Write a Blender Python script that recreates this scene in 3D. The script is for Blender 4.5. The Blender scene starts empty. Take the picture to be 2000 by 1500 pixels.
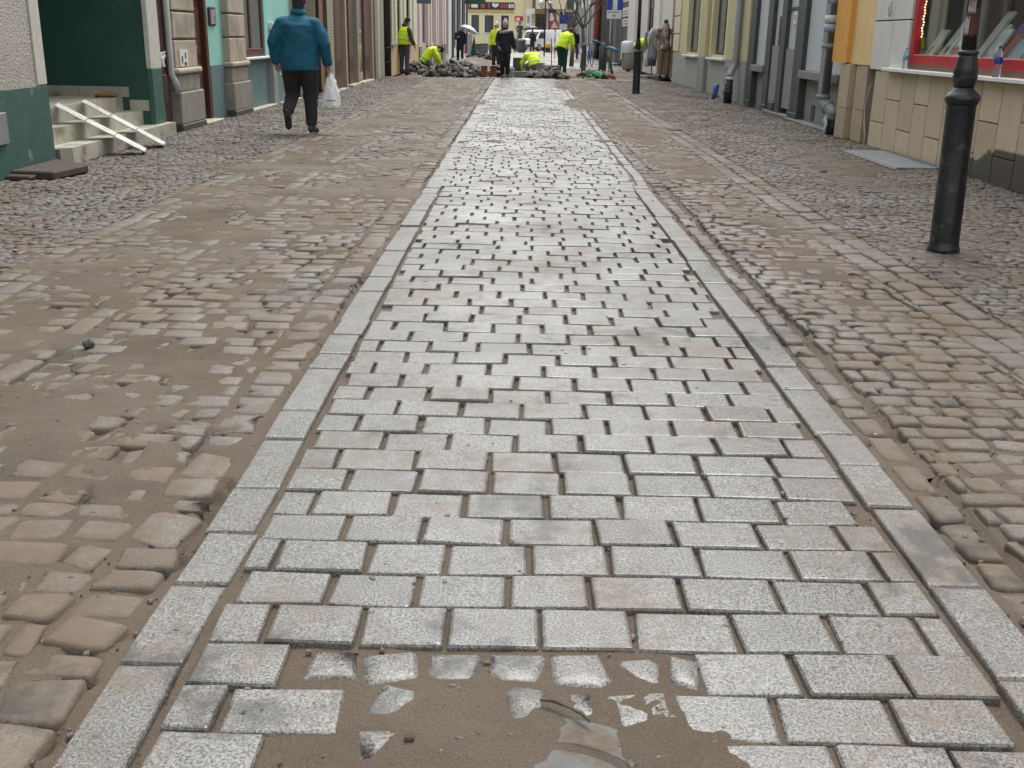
import bpy, bmesh, math, random
import numpy as np
from mathutils import Vector, Matrix, Euler
sc = bpy.context.scene
R = math.radians
rnd = random.Random(7)
C = bpy.context.collection

# ------------------------------------------------------------------ camera, sky, sun, exposure
CAM_H = 1.25
cam_d = bpy.data.cameras.new('camera'); cam = bpy.data.objects.new('camera', cam_d); C.objects.link(cam)
cam_d.sensor_width = 36.0; cam_d.lens = 36.0 * 2050.0 / 2000.0
cam_d.clip_start = 0.05; cam_d.clip_end = 900.0
cam.matrix_world = (Matrix.Translation((0, 0, CAM_H)) @ Matrix.Rotation(R(0.2022), 4, 'Z')
                    @ Matrix.Rotation(R(90 - 18.3574), 4, 'X') @ Matrix.Rotation(R(1.05), 4, 'Z'))
sc.camera = cam
w = bpy.data.worlds.new('World'); sc.world = w; w.use_nodes = True
nt = w.node_tree; bg = nt.nodes['Background']
sky = nt.nodes.new('ShaderNodeTexSky'); sky.sky_type = 'NISHITA'; sky.sun_disc = False
SUN_EL, SUN_AZ = 66.0, 20.0
sky.sun_elevation = R(SUN_EL); sky.sun_rotation = R(SUN_AZ); sky.air_density = 1.2; sky.dust_density = 4.0
hs = nt.nodes.new('ShaderNodeHueSaturation'); hs.inputs['Saturation'].default_value = 0.16
nt.links.new(sky.outputs[0], hs.inputs['Color']); nt.links.new(hs.outputs[0], bg.inputs['Color'])
bg.inputs['Strength'].default_value = 0.15
sun_d = bpy.data.lights.new('sun', 'SUN'); sun = bpy.data.objects.new('sun', sun_d); C.objects.link(sun)
sun_d.energy = 0.55; sun_d.angle = R(25); sun_d.color = (1.0, 0.97, 0.93)
sd = Vector((math.sin(R(SUN_AZ)) * math.cos(R(SUN_EL)), math.cos(R(SUN_AZ)) * math.cos(R(SUN_EL)), math.sin(R(SUN_EL))))
sun.rotation_euler = sd.to_track_quat('Z', 'Y').to_euler()
sc.view_settings.view_transform = 'Standard'; sc.view_settings.look = 'None'
sc.view_settings.exposure = 1.2; sc.view_settings.gamma = 1.0; sc.view_settings.use_curve_mapping = False

# ------------------------------------------------------------------ materials
MATS = {}
def mk(name):
    m = bpy.data.materials.new(name); m.use_nodes = True
    return m, m.node_tree, m.node_tree.nodes['Principled BSDF']
def nd(t, typ, **kw):
    n = t.nodes.new(typ)
    for k, v in kw.items(): setattr(n, k, v)
    return n
def rgba(c): return (c[0], c[1], c[2], 1.0)
def wpos(t): return nd(t, 'ShaderNodeNewGeometry').outputs['Position']
def noise(t, vec, scale, detail=4.0, rough=0.55, stretch=None):
    if stretch:
        mp = nd(t, 'ShaderNodeMapping'); mp.inputs['Scale'].default_value = stretch
        t.links.new(vec, mp.inputs['Vector']); vec = mp.outputs[0]
    n = nd(t, 'ShaderNodeTexNoise'); n.inputs['Scale'].default_value = scale
    n.inputs['Detail'].default_value = detail; n.inputs['Roughness'].default_value = rough
    t.links.new(vec, n.inputs['Vector']); return n.outputs['Fac']
def ramp(t, fac, a, b, lo=0.0, hi=1.0):
    r = nd(t, 'ShaderNodeMapRange'); r.inputs['From Min'].default_value = a; r.inputs['From Max'].default_value = b
    r.inputs['To Min'].default_value = lo; r.inputs['To Max'].default_value = hi
    t.links.new(fac, r.inputs['Value']); return r.outputs[0]
def mixc(t, fac, a, b, blend='MIX'):
    m = nd(t, 'ShaderNodeMix', data_type='RGBA', blend_type=blend)
    for s, v in ((0, fac), (6, a), (7, b)):
        if isinstance(v, (int, float)): m.inputs[s].default_value = v
        elif isinstance(v, tuple): m.inputs[s].default_value = rgba(v)
        else: t.links.new(v, m.inputs[s])
    return m.outputs[2]
def mth(t, op, a, b=None):
    m = nd(t, 'ShaderNodeMath', operation=op)
    for i, v in enumerate((a, b)):
        if v is None: continue
        if isinstance(v, (int, float)): m.inputs[i].default_value = v
        else: t.links.new(v, m.inputs[i])
    return m.outputs[0]
def bumpn(t, p, h, strength, dist=0.01):
    b = nd(t, 'ShaderNodeBump'); b.inputs['Strength'].default_value = strength; b.inputs['Distance'].default_value = dist
    t.links.new(h, b.inputs['Height']); t.links.new(b.outputs[0], p.inputs['Normal'])

def M(name, c1, c2=None, scale=4.0, rough=0.75, bump=0.0, bscale=80.0, metal=0.0, spec=0.5, stain=None, sscale=1.5,
      sth=(0.52, 0.62), stretch=None, rand=0.0, trans=0.0, emit=0.0, bdist=0.01):
    """plain procedural surface: two tones by noise, optional stains with a shape of their own, optional relief"""
    if name in MATS: return MATS[name]
    m, t, p = mk(name); pos = wpos(t)
    if c2 is None: c2 = tuple(x * 0.8 for x in c1)
    col = mixc(t, ramp(t, noise(t, pos, scale, 5.0, 0.6, stretch), 0.3, 0.7), c1, c2)
    if rand:
        oi = nd(t, 'ShaderNodeObjectInfo').outputs['Random']
        col = mixc(t, 1.0, col, mixc(t, oi, (1 - rand,) * 3, (1 + rand,) * 3), 'MULTIPLY')
    if stain:
        col = mixc(t, ramp(t, noise(t, pos, sscale, 6.0, 0.65), *sth), col, stain)
    t.links.new(col, p.inputs['Base Color'])
    t.links.new(ramp(t, noise(t, pos, scale * 3, 3.0), 0.3, 0.7, max(0.02, rough - 0.08), min(1, rough + 0.08)), p.inputs['Roughness'])
    p.inputs['Metallic'].default_value = metal; p.inputs['Specular IOR Level'].default_value = spec
    if trans: p.inputs['Transmission Weight'].default_value = trans
    if emit:
        p.inputs['Emission Color'].default_value = rgba(c1); p.inputs['Emission Strength'].default_value = emit
    if bump: bumpn(t, p, noise(t, pos, bscale, 4.0, 0.6), bump, bdist)
    MATS[name] = m
    return m

SAND1, SAND2 = (0.088, 0.060, 0.038), (0.135, 0.100, 0.067)
def stone_mat(name, dark, light, warm, dirt_th, rough=(0.28, 0.6), grain=1.0, dirtamt=0.9, bump=0.42):
    """granite: per-stone tone, crystals, trodden-in sand with its own outline, wet and dry patches"""
    m, t, p = mk(name); pos = wpos(t)
    at = nd(t, 'ShaderNodeAttribute', attribute_name='tone').outputs['Fac']
    oi = nd(t, 'ShaderNodeObjectInfo').outputs['Random']
    tone = mth(t, 'FRACT', mth(t, 'ADD', at, oi))
    col = mixc(t, tone, dark, light)
    hue = mth(t, 'FRACT', mth(t, 'MULTIPLY', tone, 7.31))
    col = mixc(t, ramp(t, hue, 0.55, 1.0, 0.0, 0.55), col, warm)
    sp = noise(t, pos, 175.0, 3.0, 0.75)
    col = mixc(t, ramp(t, sp, 0.36, 0.64, 0.0, 1.0), mixc(t, grain, col, mixc(t, 1.0, col, (0.38, 0.375, 0.36), 'MULTIPLY')), mixc(t, 0.34 * grain, col, (0.62, 0.61, 0.57)))
    blotch = noise(t, pos, 9.0, 5.0, 0.65)
    col = mixc(t, ramp(t, blotch, 0.45, 0.8, 0.0, 0.45), col, mixc(t, 1.0, col, (0.5, 0.48, 0.46), 'MULTIPLY'))
    d = mth(t, 'ADD', mth(t, 'MULTIPLY', noise(t, pos, 1.3, 4.0, 0.6), 0.6), mth(t, 'MULTIPLY', noise(t, pos, 14.0, 6.0, 0.7), 0.4))
    dm = ramp(t, d, dirt_th[0], dirt_th[1], 0.0, dirtamt)
    sandc = mixc(t, noise(t, pos, 260.0, 2.0), SAND1, SAND2)
    col = mixc(t, dm, col, sandc)
    mp = nd(t, 'ShaderNodeMapping'); mp.inputs['Location'].default_value = (3.7, 1.9, 0); t.links.new(pos, mp.inputs['Vector'])
    mud = ramp(t, mth(t, 'ADD', mth(t, 'MULTIPLY', noise(t, mp.outputs[0], 1.5, 4.0, 0.6), 0.7), mth(t, 'MULTIPLY', noise(t, mp.outputs[0], 12.0, 5.0, 0.7), 0.3)), 0.56, 0.64, 0.0, 0.8)
    col = mixc(t, mud, col, (0.043, 0.040, 0.033))
    t.links.new(col, p.inputs['Base Color'])
    wet = noise(t, pos, 1.1, 4.0, 0.6)
    rg = mth(t, 'ADD', ramp(t, wet, 0.35, 0.65, rough[0], rough[1]), mth(t, 'MULTIPLY', dm, 0.25))
    rg = mth(t, 'ADD', rg, mth(t, 'MULTIPLY', ramp(t, sp, 0.3, 0.7), 0.12))
    t.links.new(rg, p.inputs['Roughness'])
    h = mth(t, 'ADD', mth(t, 'MULTIPLY', sp, 0.35), noise(t, pos, 38.0, 5.0, 0.7))
    bumpn(t, p, h, bump, 0.006)
    MATS[name] = m
    return m
m_paver = stone_mat('granite paver', (0.055, 0.0535, 0.048), (0.115, 0.112, 0.10), (0.112, 0.102, 0.078), (0.49, 0.65), (0.13, 0.46), bump=0.24)
m_kerb = stone_mat('granite border slab', (0.07, 0.068, 0.061), (0.105, 0.102, 0.092), (0.102, 0.094, 0.077), (0.51, 0.65), (0.15, 0.5), bump=0.3)
m_sett = stone_mat('worn sett', (0.045, 0.044, 0.040), (0.105, 0.10, 0.089), (0.11, 0.088, 0.062), (0.36, 0.57), (0.34, 0.66), 0.8)
m_mosaic = stone_mat('mosaic cobble', (0.045, 0.044, 0.041), (0.10, 0.097, 0.09), (0.098, 0.084, 0.066), (0.37, 0.58), (0.42, 0.7), 0.7, 0.75)
def sand_mat():
    m, t, p = mk('trodden sand'); pos = wpos(t)
    col = mixc(t, ramp(t, noise(t, pos, 2.0, 5.0, 0.6), 0.3, 0.7), SAND1, SAND2)
    col = mixc(t, ramp(t, noise(t, pos, 300.0, 2.0, 0.6), 0.3, 0.75, 0.0, 0.8), mixc(t, 1.0, col, (0.62, 0.6, 0.58), 'MULTIPLY'), mixc(t, 0.2, col, (0.4, 0.37, 0.32)))
    col = mixc(t, ramp(t, noise(t, pos, 0.9, 4.0, 0.65), 0.55, 0.68, 0.0, 0.75), col, (0.062, 0.053, 0.043))
    t.links.new(col, p.inputs['Base Color'])
    t.links.new(ramp(t, noise(t, pos, 1.1, 4.0, 0.6), 0.4, 0.65, 0.95, 0.6), p.inputs['Roughness'])
    p.inputs['Specular IOR Level'].default_value = 0.35
    bumpn(t, p, mth(t, 'ADD', noise(t, pos, 90.0, 6.0, 0.75), mth(t, 'MULTIPLY', noise(t, pos, 320.0, 2.0), 0.4)), 0.9, 0.008)
    MATS['sand'] = m; return m
m_sand = sand_mat()
m_bed = M('dark joint soil', (0.055, 0.046, 0.037), (0.10, 0.085, 0.068), 12.0, 0.95, 0.5, 60.0)

# ------------------------------------------------------------------ mesh helpers
def worldloc(o):
    v = Vector((0, 0, 0))
    while o is not None:
        v += o.location; o = o.parent
    return v
class MB:
    def __init__(s): s.v = []; s.f = []
    def add(s, vs, fs):
        b = len(s.v); s.v += [tuple(q) for q in vs]; s.f += [tuple(i + b for i in f) for f in fs]; return s
    def box(s, x0, x1, y0, y1, z0, z1):
        x0, x1 = min(x0, x1), max(x0, x1); y0, y1 = min(y0, y1), max(y0, y1); z0, z1 = min(z0, z1), max(z0, z1)
        return s.add([(x0, y0, z0), (x1, y0, z0), (x1, y1, z0), (x0, y1, z0), (x0, y0, z1), (x1, y0, z1), (x1, y1, z1), (x0, y1, z1)],
                     [(0, 3, 2, 1), (4, 5, 6, 7), (0, 1, 5, 4), (1, 2, 6, 5), (2, 3, 7, 6), (3, 0, 4, 7)])
    def prism(s, poly, a0, a1, axis='z'):
        """extrude a polygon (counter-clockwise) along an axis; axis x: poly is (y,z), y: (x,z), z: (x,y)"""
        def P(q, a): return {'x': (a, q[0], q[1]), 'y': (q[0], a, q[1]), 'z': (q[0], q[1], a)}[axis]
        n = len(poly); vs = [P(q, a0) for q in poly] + [P(q, a1) for q in poly]
        fs = [tuple(range(n))[::-1], tuple(range(n, 2 * n))] + [(i, (i + 1) % n, n + (i + 1) % n, n + i) for i in range(n)]
        return s.add(vs, fs)
    def tube(s, pts, rad, n=10, up=(0, 0, 1), cap=True):
        pts = [Vector(q) for q in pts]
        if isinstance(rad, (int, float)): rad = [rad] * len(pts)
        vs = []; fs = []; a = None
        for i, q in enumerate(pts):
            d = (pts[min(i + 1, len(pts) - 1)] - pts[max(i - 1, 0)])
            d = d.normalized() if d.length > 1e-9 else Vector((0, 0, 1))
            if a is None:
                a = Vector(up).cross(d)
                if a.length < 1e-3: a = Vector((1, 0, 0)).cross(d) if abs(d.x) < 0.9 else Vector((0, 1, 0)).cross(d)
            a = (a - d * a.dot(d))
            a = a.normalized() if a.length > 1e-6 else Vector((1, 0, 0))
            b = d.cross(a)
            r = rad[i]; ra, rb = r if isinstance(r, tuple) else (r, r)
            for k in range(n):
                t = 2 * math.pi * k / n; vs.append(q + a * (ra * math.cos(t)) + b * (rb * math.sin(t)))
        for i in range(len(pts) - 1):
            for k in range(n):
                k2 = (k + 1) % n; fs.append((i * n + k, i * n + k2, (i + 1) * n + k2, (i + 1) * n + k))
        if cap: fs += [tuple(range(n))[::-1], tuple(range((len(pts) - 1) * n, len(pts) * n))]
        return s.add(vs, fs)
    def lathe(s, prof, c=(0, 0, 0), n=24, axis=(0, 0, 1)):
        ax = Vector(axis).normalized()
        pts = [Vector(c) + ax * z for r, z in prof]
        q = ax.to_track_quat('Z', 'Y'); vs = []; fs = []
        for (r, z), p0 in zip(prof, pts):
            for k in range(n):
                t = 2 * math.pi * k / n; vs.append(p0 + q @ Vector((r * math.cos(t), r * math.sin(t), 0)))
        for i in range(len(prof) - 1):
            for k in range(n):
                k2 = (k + 1) % n; fs.append((i * n + k, i * n + k2, (i + 1) * n + k2, (i + 1) * n + k))
        fs += [tuple(range(n))[::-1], tuple(range((len(prof) - 1) * n, len(prof) * n))]
        return s.add(vs, fs)
    def ball(s, c, r, n=12, m=8, rot=None):
        if isinstance(r, (int, float)): r = (r, r, r)
        vs = []; fs = []
        for j in range(m + 1):
            ph = math.pi * j / m
            for k in range(n):
                t = 2 * math.pi * k / n
                q = Vector((r[0] * math.sin(ph) * math.cos(t), r[1] * math.sin(ph) * math.sin(t), -r[2] * math.cos(ph)))
                if rot: q = rot @ q
                vs.append(Vector(c) + q)
        for j in range(m):
            for k in range(n):
                k2 = (k + 1) % n; fs.append((j * n + k, j * n + k2, (j + 1) * n + k2, (j + 1) * n + k))
        return s.add(vs, fs)
    def xf(s, mat):
        s.v = [tuple(mat @ Vector(q)) for q in s.v]; return s
    def obj(s, name, mat, parent=None, smooth=False, bevel=0.0, loc=None, seg=1):
        off = worldloc(parent) if parent is not None else Vector((0, 0, 0))
        l = Vector(loc) if loc is not None else Vector((0, 0, 0))
        if parent is None: tot = l
        else: tot = off; l = Vector((0, 0, 0))
        me = bpy.data.meshes.new(name)
        me.from_pydata([(q[0] - tot.x, q[1] - tot.y, q[2] - tot.z) for q in s.v], [], s.f)
        me.validate(); me.update()
        o = bpy.data.objects.new(name, me); C.objects.link(o); o.location = l
        if mat is not None: me.materials.append(mat)
        if smooth: me.polygons.foreach_set('use_smooth', [True] * len(me.polygons))
        if bevel:
            b = o.modifiers.new('bevel', 'BEVEL'); b.width = bevel; b.segments = seg; b.limit_method = 'ANGLE'; b.angle_limit = R(35)
        if parent is not None: o.parent = parent
        return o
def tag(o, label=None, cat=None, group=None, kind=None):
    for k, v in (('label', label), ('category', cat), ('group', group), ('kind', kind)):
        if v: o[k] = v
    return o
def thing(name, label, cat, loc=(0, 0, 0), group=None):
    o = bpy.data.objects.new(name, None); C.objects.link(o); o.location = loc; o.empty_display_size = 0.2
    return tag(o, label, cat, group)
def box(name, mat, parent, *b, bevel=0.006, **k): return MB().box(*b).obj(name, mat, parent, bevel=bevel, **k)
def remesh(o, vox, smooth=4, wrinkle=0.0, wsize=0.12):
    r = o.modifiers.new('remesh', 'REMESH'); r.mode = 'VOXEL'; r.voxel_size = vox; r.use_smooth_shade = True
    if smooth:
        q = o.modifiers.new('smooth', 'SMOOTH'); q.factor = 0.5; q.iterations = smooth
    if wrinkle:
        tx = bpy.data.textures.new('folds', 'CLOUDS'); tx.noise_scale = wsize; tx.noise_depth = 3
        d = o.modifiers.new('folds', 'DISPLACE'); d.texture = tx; d.strength = wrinkle; d.mid_level = 0.5; d.texture_coords = 'GLOBAL'
    return o

# ------------------------------------------------------------------ numpy value noise
_rs = np.random.RandomState(11); _tab = _rs.rand(256, 256)
def vn(x, y):
    xi = np.floor(x).astype(int); yi = np.floor(y).astype(int); fx = x - xi; fy = y - yi
    fx = fx * fx * (3 - 2 * fx); fy = fy * fy * (3 - 2 * fy)
    a = _tab[xi & 255, yi & 255]; b = _tab[(xi + 1) & 255, yi & 255]; c = _tab[xi & 255, (yi + 1) & 255]; d = _tab[(xi + 1) & 255, (yi + 1) & 255]
    return (a * (1 - fx) + b * fx) * (1 - fy) + (c * (1 - fx) + d * fx) * fy
def fbm(x, y, o=4):
    x = np.asarray(x, float); y = np.asarray(y, float); s = 0; amp = 0.5; tot = 0
    for i in range(o):
        s = s + amp * vn(x * 2 ** i + 17.3 * i, y * 2 ** i + 5.1 * i); tot += amp; amp *= 0.55
    return s / tot
def sstep(a, b, x):
    t = np.clip((np.asarray(x, float) - a) / (b - a), 0, 1); return t * t * (3 - 2 * t)
def base_z(x, y):
    """the street's own unevenness"""
    x = np.asarray(x, float); y = np.asarray(y, float)
    lane = np.maximum(sstep(-0.8, -1.1, x), sstep(1.2, 1.5, x))
    return 0.006 * (fbm(x * 1.1, y * 0.8, 2) - 0.5) + lane * 0.027 * (fbm(x * 1.4 + 9, y * 0.9 + 3, 3) - 0.5)

# ------------------------------------------------------------------ ground
def ground_sheet(name, x0, x1, y0, y1, z, mat, kind='structure'):
    return tag(MB().add([(x0, y0, z), (x1, y0, z), (x1, y1, z), (x0, y1, z)], [(0, 1, 2, 3)]).obj(name, mat), kind=kind)
ground_sheet('ground', -400, 400, -60, 700, -0.095, m_bed)

TPL8 = np.array([(-1, -.78), (-.84, -1), (.84, -1), (1, -.78), (1, .78), (.84, 1), (-.84, 1), (-1, .78)], float)
TPLP = np.array([(-1, -.97), (-.98, -1), (.98, -1), (1, -.97), (1, .97), (.98, 1), (-.98, 1), (-1, .97)], float)
def stones_np(cx, cy, w, l, z, rs, tpl, jit, inset, drop, dome, h=0.075, rotj=0.04, tilt=0.02):
    """N stones as rings of eight: foot, shoulder, bevel, crown"""
    N = len(cx); o = tpl[None] * np.stack([w, l], 1)[:, None, :] * 0.5
    o = o + rs.normal(0, 1, o.shape) * (jit * np.minimum(w, l))[:, None, None]
    a = rs.normal(0, rotj, N)[:, None]; ca, sa = np.cos(a), np.sin(a)
    ox = o[..., 0] * ca - o[..., 1] * sa; oy = o[..., 0] * sa + o[..., 1] * ca
    tx = rs.normal(0, tilt, N)[:, None]; ty = rs.normal(0, tilt, N)[:, None]
    rings = []
    for sc_, dz in ((1.0, -h), (1.0, -drop), (1 - inset, -drop * 0.22), (1 - inset * 2.6, dome * 0.75)):
        X = ox * sc_; Y = oy * sc_
        rings.append(np.stack([cx[:, None] + X, cy[:, None] + Y, z[:, None] + dz + X * tx + Y * ty], -1))
    top = np.stack([cx, cy, z + dome], -1)[:, None, :]
    V = np.concatenate(rings + [top], 1)           # N x 33 x 3
    fs = []
    for r in range(3):
        for k in range(8): fs.append((r * 8 + k, r * 8 + (k + 1) % 8, (r + 1) * 8 + (k + 1) % 8, (r + 1) * 8 + k))
    tri = [(24 + k, 24 + (k + 1) % 8, 32) for k in range(8)]
    return V, fs, tri
def stones_mesh(name, args, mat, tone=None, smooth=True):
    V, fs, tri = stones_np(*args); N = V.shape[0]; per = V.shape[1]
    q = (np.array(fs)[None] + (np.arange(N) * per)[:, None, None]).reshape(-1, 4)
    t3 = (np.array(tri)[None] + (np.arange(N) * per)[:, None, None]).reshape(-1, 3)
    me = bpy.data.meshes.new(name)
    me.vertices.add(N * per); me.vertices.foreach_set('co', V.reshape(-1).astype(np.float32))
    nl = q.size + t3.size; me.loops.add(nl); me.loops.foreach_set('vertex_index', np.concatenate([q.ravel(), t3.ravel()]).astype(np.int32))
    np_ = len(q) + len(t3); me.polygons.add(np_)
    st = np.concatenate([np.arange(len(q)) * 4, len(q) * 4 + np.arange(len(t3)) * 3]).astype(np.int32)
    me.polygons.foreach_set('loop_start', st)
    me.polygons.foreach_set('use_smooth', np.full(np_, smooth))
    me.update(calc_edges=True); me.validate()
    if tone is not None:
        a = me.attributes.new('tone', 'FLOAT', 'POINT'); a.data.foreach_set('value', np.repeat(tone, per).astype(np.float32))
    me.materials.append(mat)
    return me
def in_frame(x, y):
    return (x > -(0.50 * y + 0.05)) & (x < 0.49 * y + 0.05)
def near_frame(x, y):
    return (x > -(0.52 * y + 0.9)) & (x < 0.52 * y + 0.9)

def lay(parent, name, far_name, cx, cy, w, l, mat, tpl, jit, inset, drop, dome, zj, seed, limit=300, rotj=0.04, tilt=0.02, smooth=True, nvar=10, zoff=0.0, rank=None):
    """stones of one paving: the ones that show largest as single objects sharing a few meshes, the rest joined"""
    cx, cy, w, l = (np.asarray(q, float) for q in (cx, cy, w, l)); rs = np.random.RandomState(seed)
    k = near_frame(cx, cy); cx, cy, w, l = cx[k], cy[k], w[k], l[k]
    z = base_z(cx, cy) + rs.normal(0, zj, len(cx)) + zoff
    vis = in_frame(cx, cy)
    key = np.where(vis, w * l / (cy + 0.4) ** 3, 0.0)
    order = np.argsort(-key); single = order[:limit][key[order[:limit]] > 0]
    rest = np.setdiff1d(np.arange(len(cx)), single)
    off = worldloc(parent)
    vs = []
    for v in range(nvar):
        one = np.ones(1)
        vs.append(stones_mesh(name, (0 * one, 0 * one, one * np.median(w), one * np.median(l), 0 * one, rs, tpl, jit, inset, drop, dome, 0.075, rotj, 0.0), mat, None, smooth))
    for i in single:
        o = bpy.data.objects.new(name, vs[rs.randint(nvar)]); C.objects.link(o)
        o.location = (cx[i] - off.x, cy[i] - off.y, z[i] - off.z); o.parent = parent
        o.scale = (w[i] / np.median(w), l[i] / np.median(l), 1.0)
        o.rotation_euler = (rs.normal(0, tilt), rs.normal(0, tilt), math.pi if rs.rand() < 0.5 else 0.0)
    if len(rest):
        me = stones_mesh(far_name, (cx[rest] - off.x, cy[rest] - off.y, w[rest], l[rest], z[rest] - off.z, rs, tpl, jit, inset, drop, dome, 0.075, rotj, tilt), mat, rs.rand(len(rest)), smooth)
        o = bpy.data.objects.new(far_name, me); C.objects.link(o); o.parent = parent; o['kind'] = 'stuff'

def courses(x0, x1, y0, y1, pitch, unit, jw, seed, gap_x, gap_y, bond=0.5, wv=0.18, wave=0.0):
    """transverse rows of stones between x0 and x1"""
    rs = np.random.RandomState(seed); out = []; y = y0; k = 0
    while y < y1:
        p = pitch * (1 + rs.normal(0, jw)); off = (bond * (k % 2) + rs.normal(0, 0.07)) % 1.0
        x = x0 - unit * off
        while x < x1 - 0.02:
            u = unit * (1 + rs.normal(0, wv)); u = max(unit * 0.6, u)
            a, b = max(x, x0), min(x + u, x1)
            if b - a > unit * 0.28: out.append(((a + b) / 2, y + p / 2 + wave * math.sin(a * 1.7 + k * 0.05), b - a - gap_x, p - gap_y))
            x += u
        y += p; k += 1
    return np.array(out).T
def rows_along(x0, width, y0, y1, unit, seed, gap, wv=0.2):
    rs = np.random.RandomState(seed); out = []; y = y0
    while y < y1:
        u = max(unit * 0.55, unit * (1 + rs.normal(0, wv)))
        out.append((x0 + width / 2 + rs.normal(0, 0.004), y + u / 2, width - gap, u - gap)); y += u
    return np.array(out).T

# beds that carry the stones
def bed(name, x0, x1, y0=1.0, y1=34.5, z=-0.07):
    return ground_sheet(name, x0, x1, y0, y1, z, m_bed)
road = bed('road', -0.83, 1.16)
lane_l = bed('cobbled_lane_left', -2.74, -0.833)
lane_r = bed('cobbled_lane_right', 1.163, 2.30)
pav_l = bed('pavement_left', -4.9, -2.743, y1=45, z=-0.074)
pav_r = bed('pavement_right', 2.303, 5.2, y1=45, z=-0.074)

# sawn granite pavers, running bond, with the patched spot by the manhole left out
P = courses(-0.665, 0.995, 1.497, 9.2, 0.157, 0.218, 0.03, 3, 0.014, 0.009, 0.5, 0.05)
patch = (P[0] > -0.44) & (P[0] < 0.40) & (P[1] < 1.95)
P = P[:, ~patch]
Q = courses(-0.72, 1.05, 9.2, 34.0, 0.165, 0.178, 0.04, 4, 0.012, 0.012, 0.5, 0.08)
PQ = np.concatenate([P, Q], 1)
lay(road, 'paving_stone', 'paving_stones_far', *PQ, m_paver, TPLP, 0.012, 0.035, 0.007, 0.0008, 0.0028, 21, 300, 0.012, 0.010, smooth=False)
# rounded cobbles showing through the sand in the patch
pc = courses(-0.43, 0.40, 1.45, 1.95, 0.125, 0.13, 0.05, 8, 0.012, 0.012, 0.4, 0.2)
over = ((np.abs(pc[0][:, None] - P[0][None]) < (pc[2][:, None] + P[2][None]) / 2 - 0.004) & (np.abs(pc[1][:, None] - P[1][None]) < (pc[3][:, None] + P[3][None]) / 2 - 0.004)).any(1)
keep = ~over & ~(((pc[0] - 0.07) ** 2 + (pc[1] - 1.44) ** 2) < 0.30 ** 2)
lay(road, 'cobble', 'cobbles_far', *pc[:, keep], m_kerb, TPL8, 0.06, 0.10, 0.013, 0.002, 0.003, 22, 300, 0.1, 0.02, zoff=-0.003)
# border slabs along both sides of the road
bl = rows_along(-0.815, 0.14, 1.2, 33.5, 0.36, 31, 0.008, 0.3)
br = rows_along(1.005, 0.14, 1.2, 9.4, 0.33, 32, 0.008, 0.25)
br2 = rows_along(1.06, 0.10, 9.5, 33.5, 0.2, 33, 0.012, 0.25)
lay(road, 'border_slab', 'border_slabs_far', *np.concatenate([bl, br, br2], 1), m_kerb, TPLP, 0.008, 0.03, 0.008, 0.001, 0.003, 34, 300, 0.008, 0.008, smooth=False)

# left lane: a row of setts along the slabs, rows across, a row along, rows across, double row along
L = [rows_along(-1.0, 0.16, 1.2, 33.5, 0.15, 41, 0.016, 0.25), courses(-1.85, -1.0, 1.4, 33.5, 0.128, 0.165, 0.08, 42, 0.02, 0.018, 0.5, 0.22, 0.02),
     rows_along(-1.98, 0.12, 2.0, 33.5, 0.2, 43, 0.014, 0.3), courses(-2.46, -1.98, 2.6, 33.5, 0.12, 0.145, 0.08, 44, 0.016, 0.016, 0.5, 0.22, 0.02),
     rows_along(-2.60, 0.13, 3.0, 33.5, 0.17, 45, 0.014, 0.25), rows_along(-2.735, 0.13, 3.0, 33.5, 0.17, 46, 0.014, 0.25)]
lay(lane_l, 'sett', 'setts_far', *np.concatenate(L, 1), m_sett, TPL8, 0.045, 0.06, 0.010, 0.002, 0.0035, 47, 300, 0.07, 0.025)
# right lane
Rr = [rows_along(1.165, 0.10, 1.2, 9.3, 0.16, 51, 0.014, 0.25), courses(1.30, 2.0, 1.6, 33.0, 0.112, 0.135, 0.08, 52, 0.018, 0.016, 0.5, 0.22, 0.02),
      courses(1.165, 1.30, 9.4, 33.0, 0.112, 0.135, 0.08, 56, 0.018, 0.016, 0.5, 0.22, 0.02),
      rows_along(2.0, 0.15, 2.6, 33.0, 0.17, 53, 0.014, 0.25), rows_along(2.15, 0.15, 2.6, 33.0, 0.17, 54, 0.014, 0.25)]
lay(lane_r, 'sett', 'setts_far', *np.concatenate(Rr, 1), m_sett, TPL8, 0.045, 0.07, 0.011, 0.0025, 0.0035, 57, 300, 0.07, 0.022)
# mosaic pavements of small cobbles
ml = courses(-4.62, -2.745, 4.2, 33.5, 0.074, 0.08, 0.08, 61, 0.012, 0.012, 0.5, 0.2, 0.05)
lay(pav_l, 'small_cobble', 'small_cobbles_far', *ml, m_mosaic, TPL8, 0.06, 0.09, 0.009, 0.003, 0.0035, 62, 300, 0.12, 0.05)
mr = courses(2.305, 4.95, 3.6, 33.0, 0.074, 0.08, 0.08, 63, 0.012, 0.012, 0.5, 0.2, 0.05)
hole = (mr[0] > 3.86) & (mr[0] < 4.40) & (mr[1] > 11.02) & (mr[1] < 12.98)
hole |= ((mr[0] - 2.71) ** 2 + (mr[1] - 6.66) ** 2) < 0.15 ** 2
hole |= ((mr[0] - 2.735) ** 2 + (mr[1] - 25.96) ** 2) < 0.17 ** 2
lay(pav_r, 'small_cobble', 'small_cobbles_far', *mr[:, ~hole], m_mosaic, TPL8, 0.06, 0.09, 0.009, 0.003, 0.0035, 64, 300, 0.12, 0.05)

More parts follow.
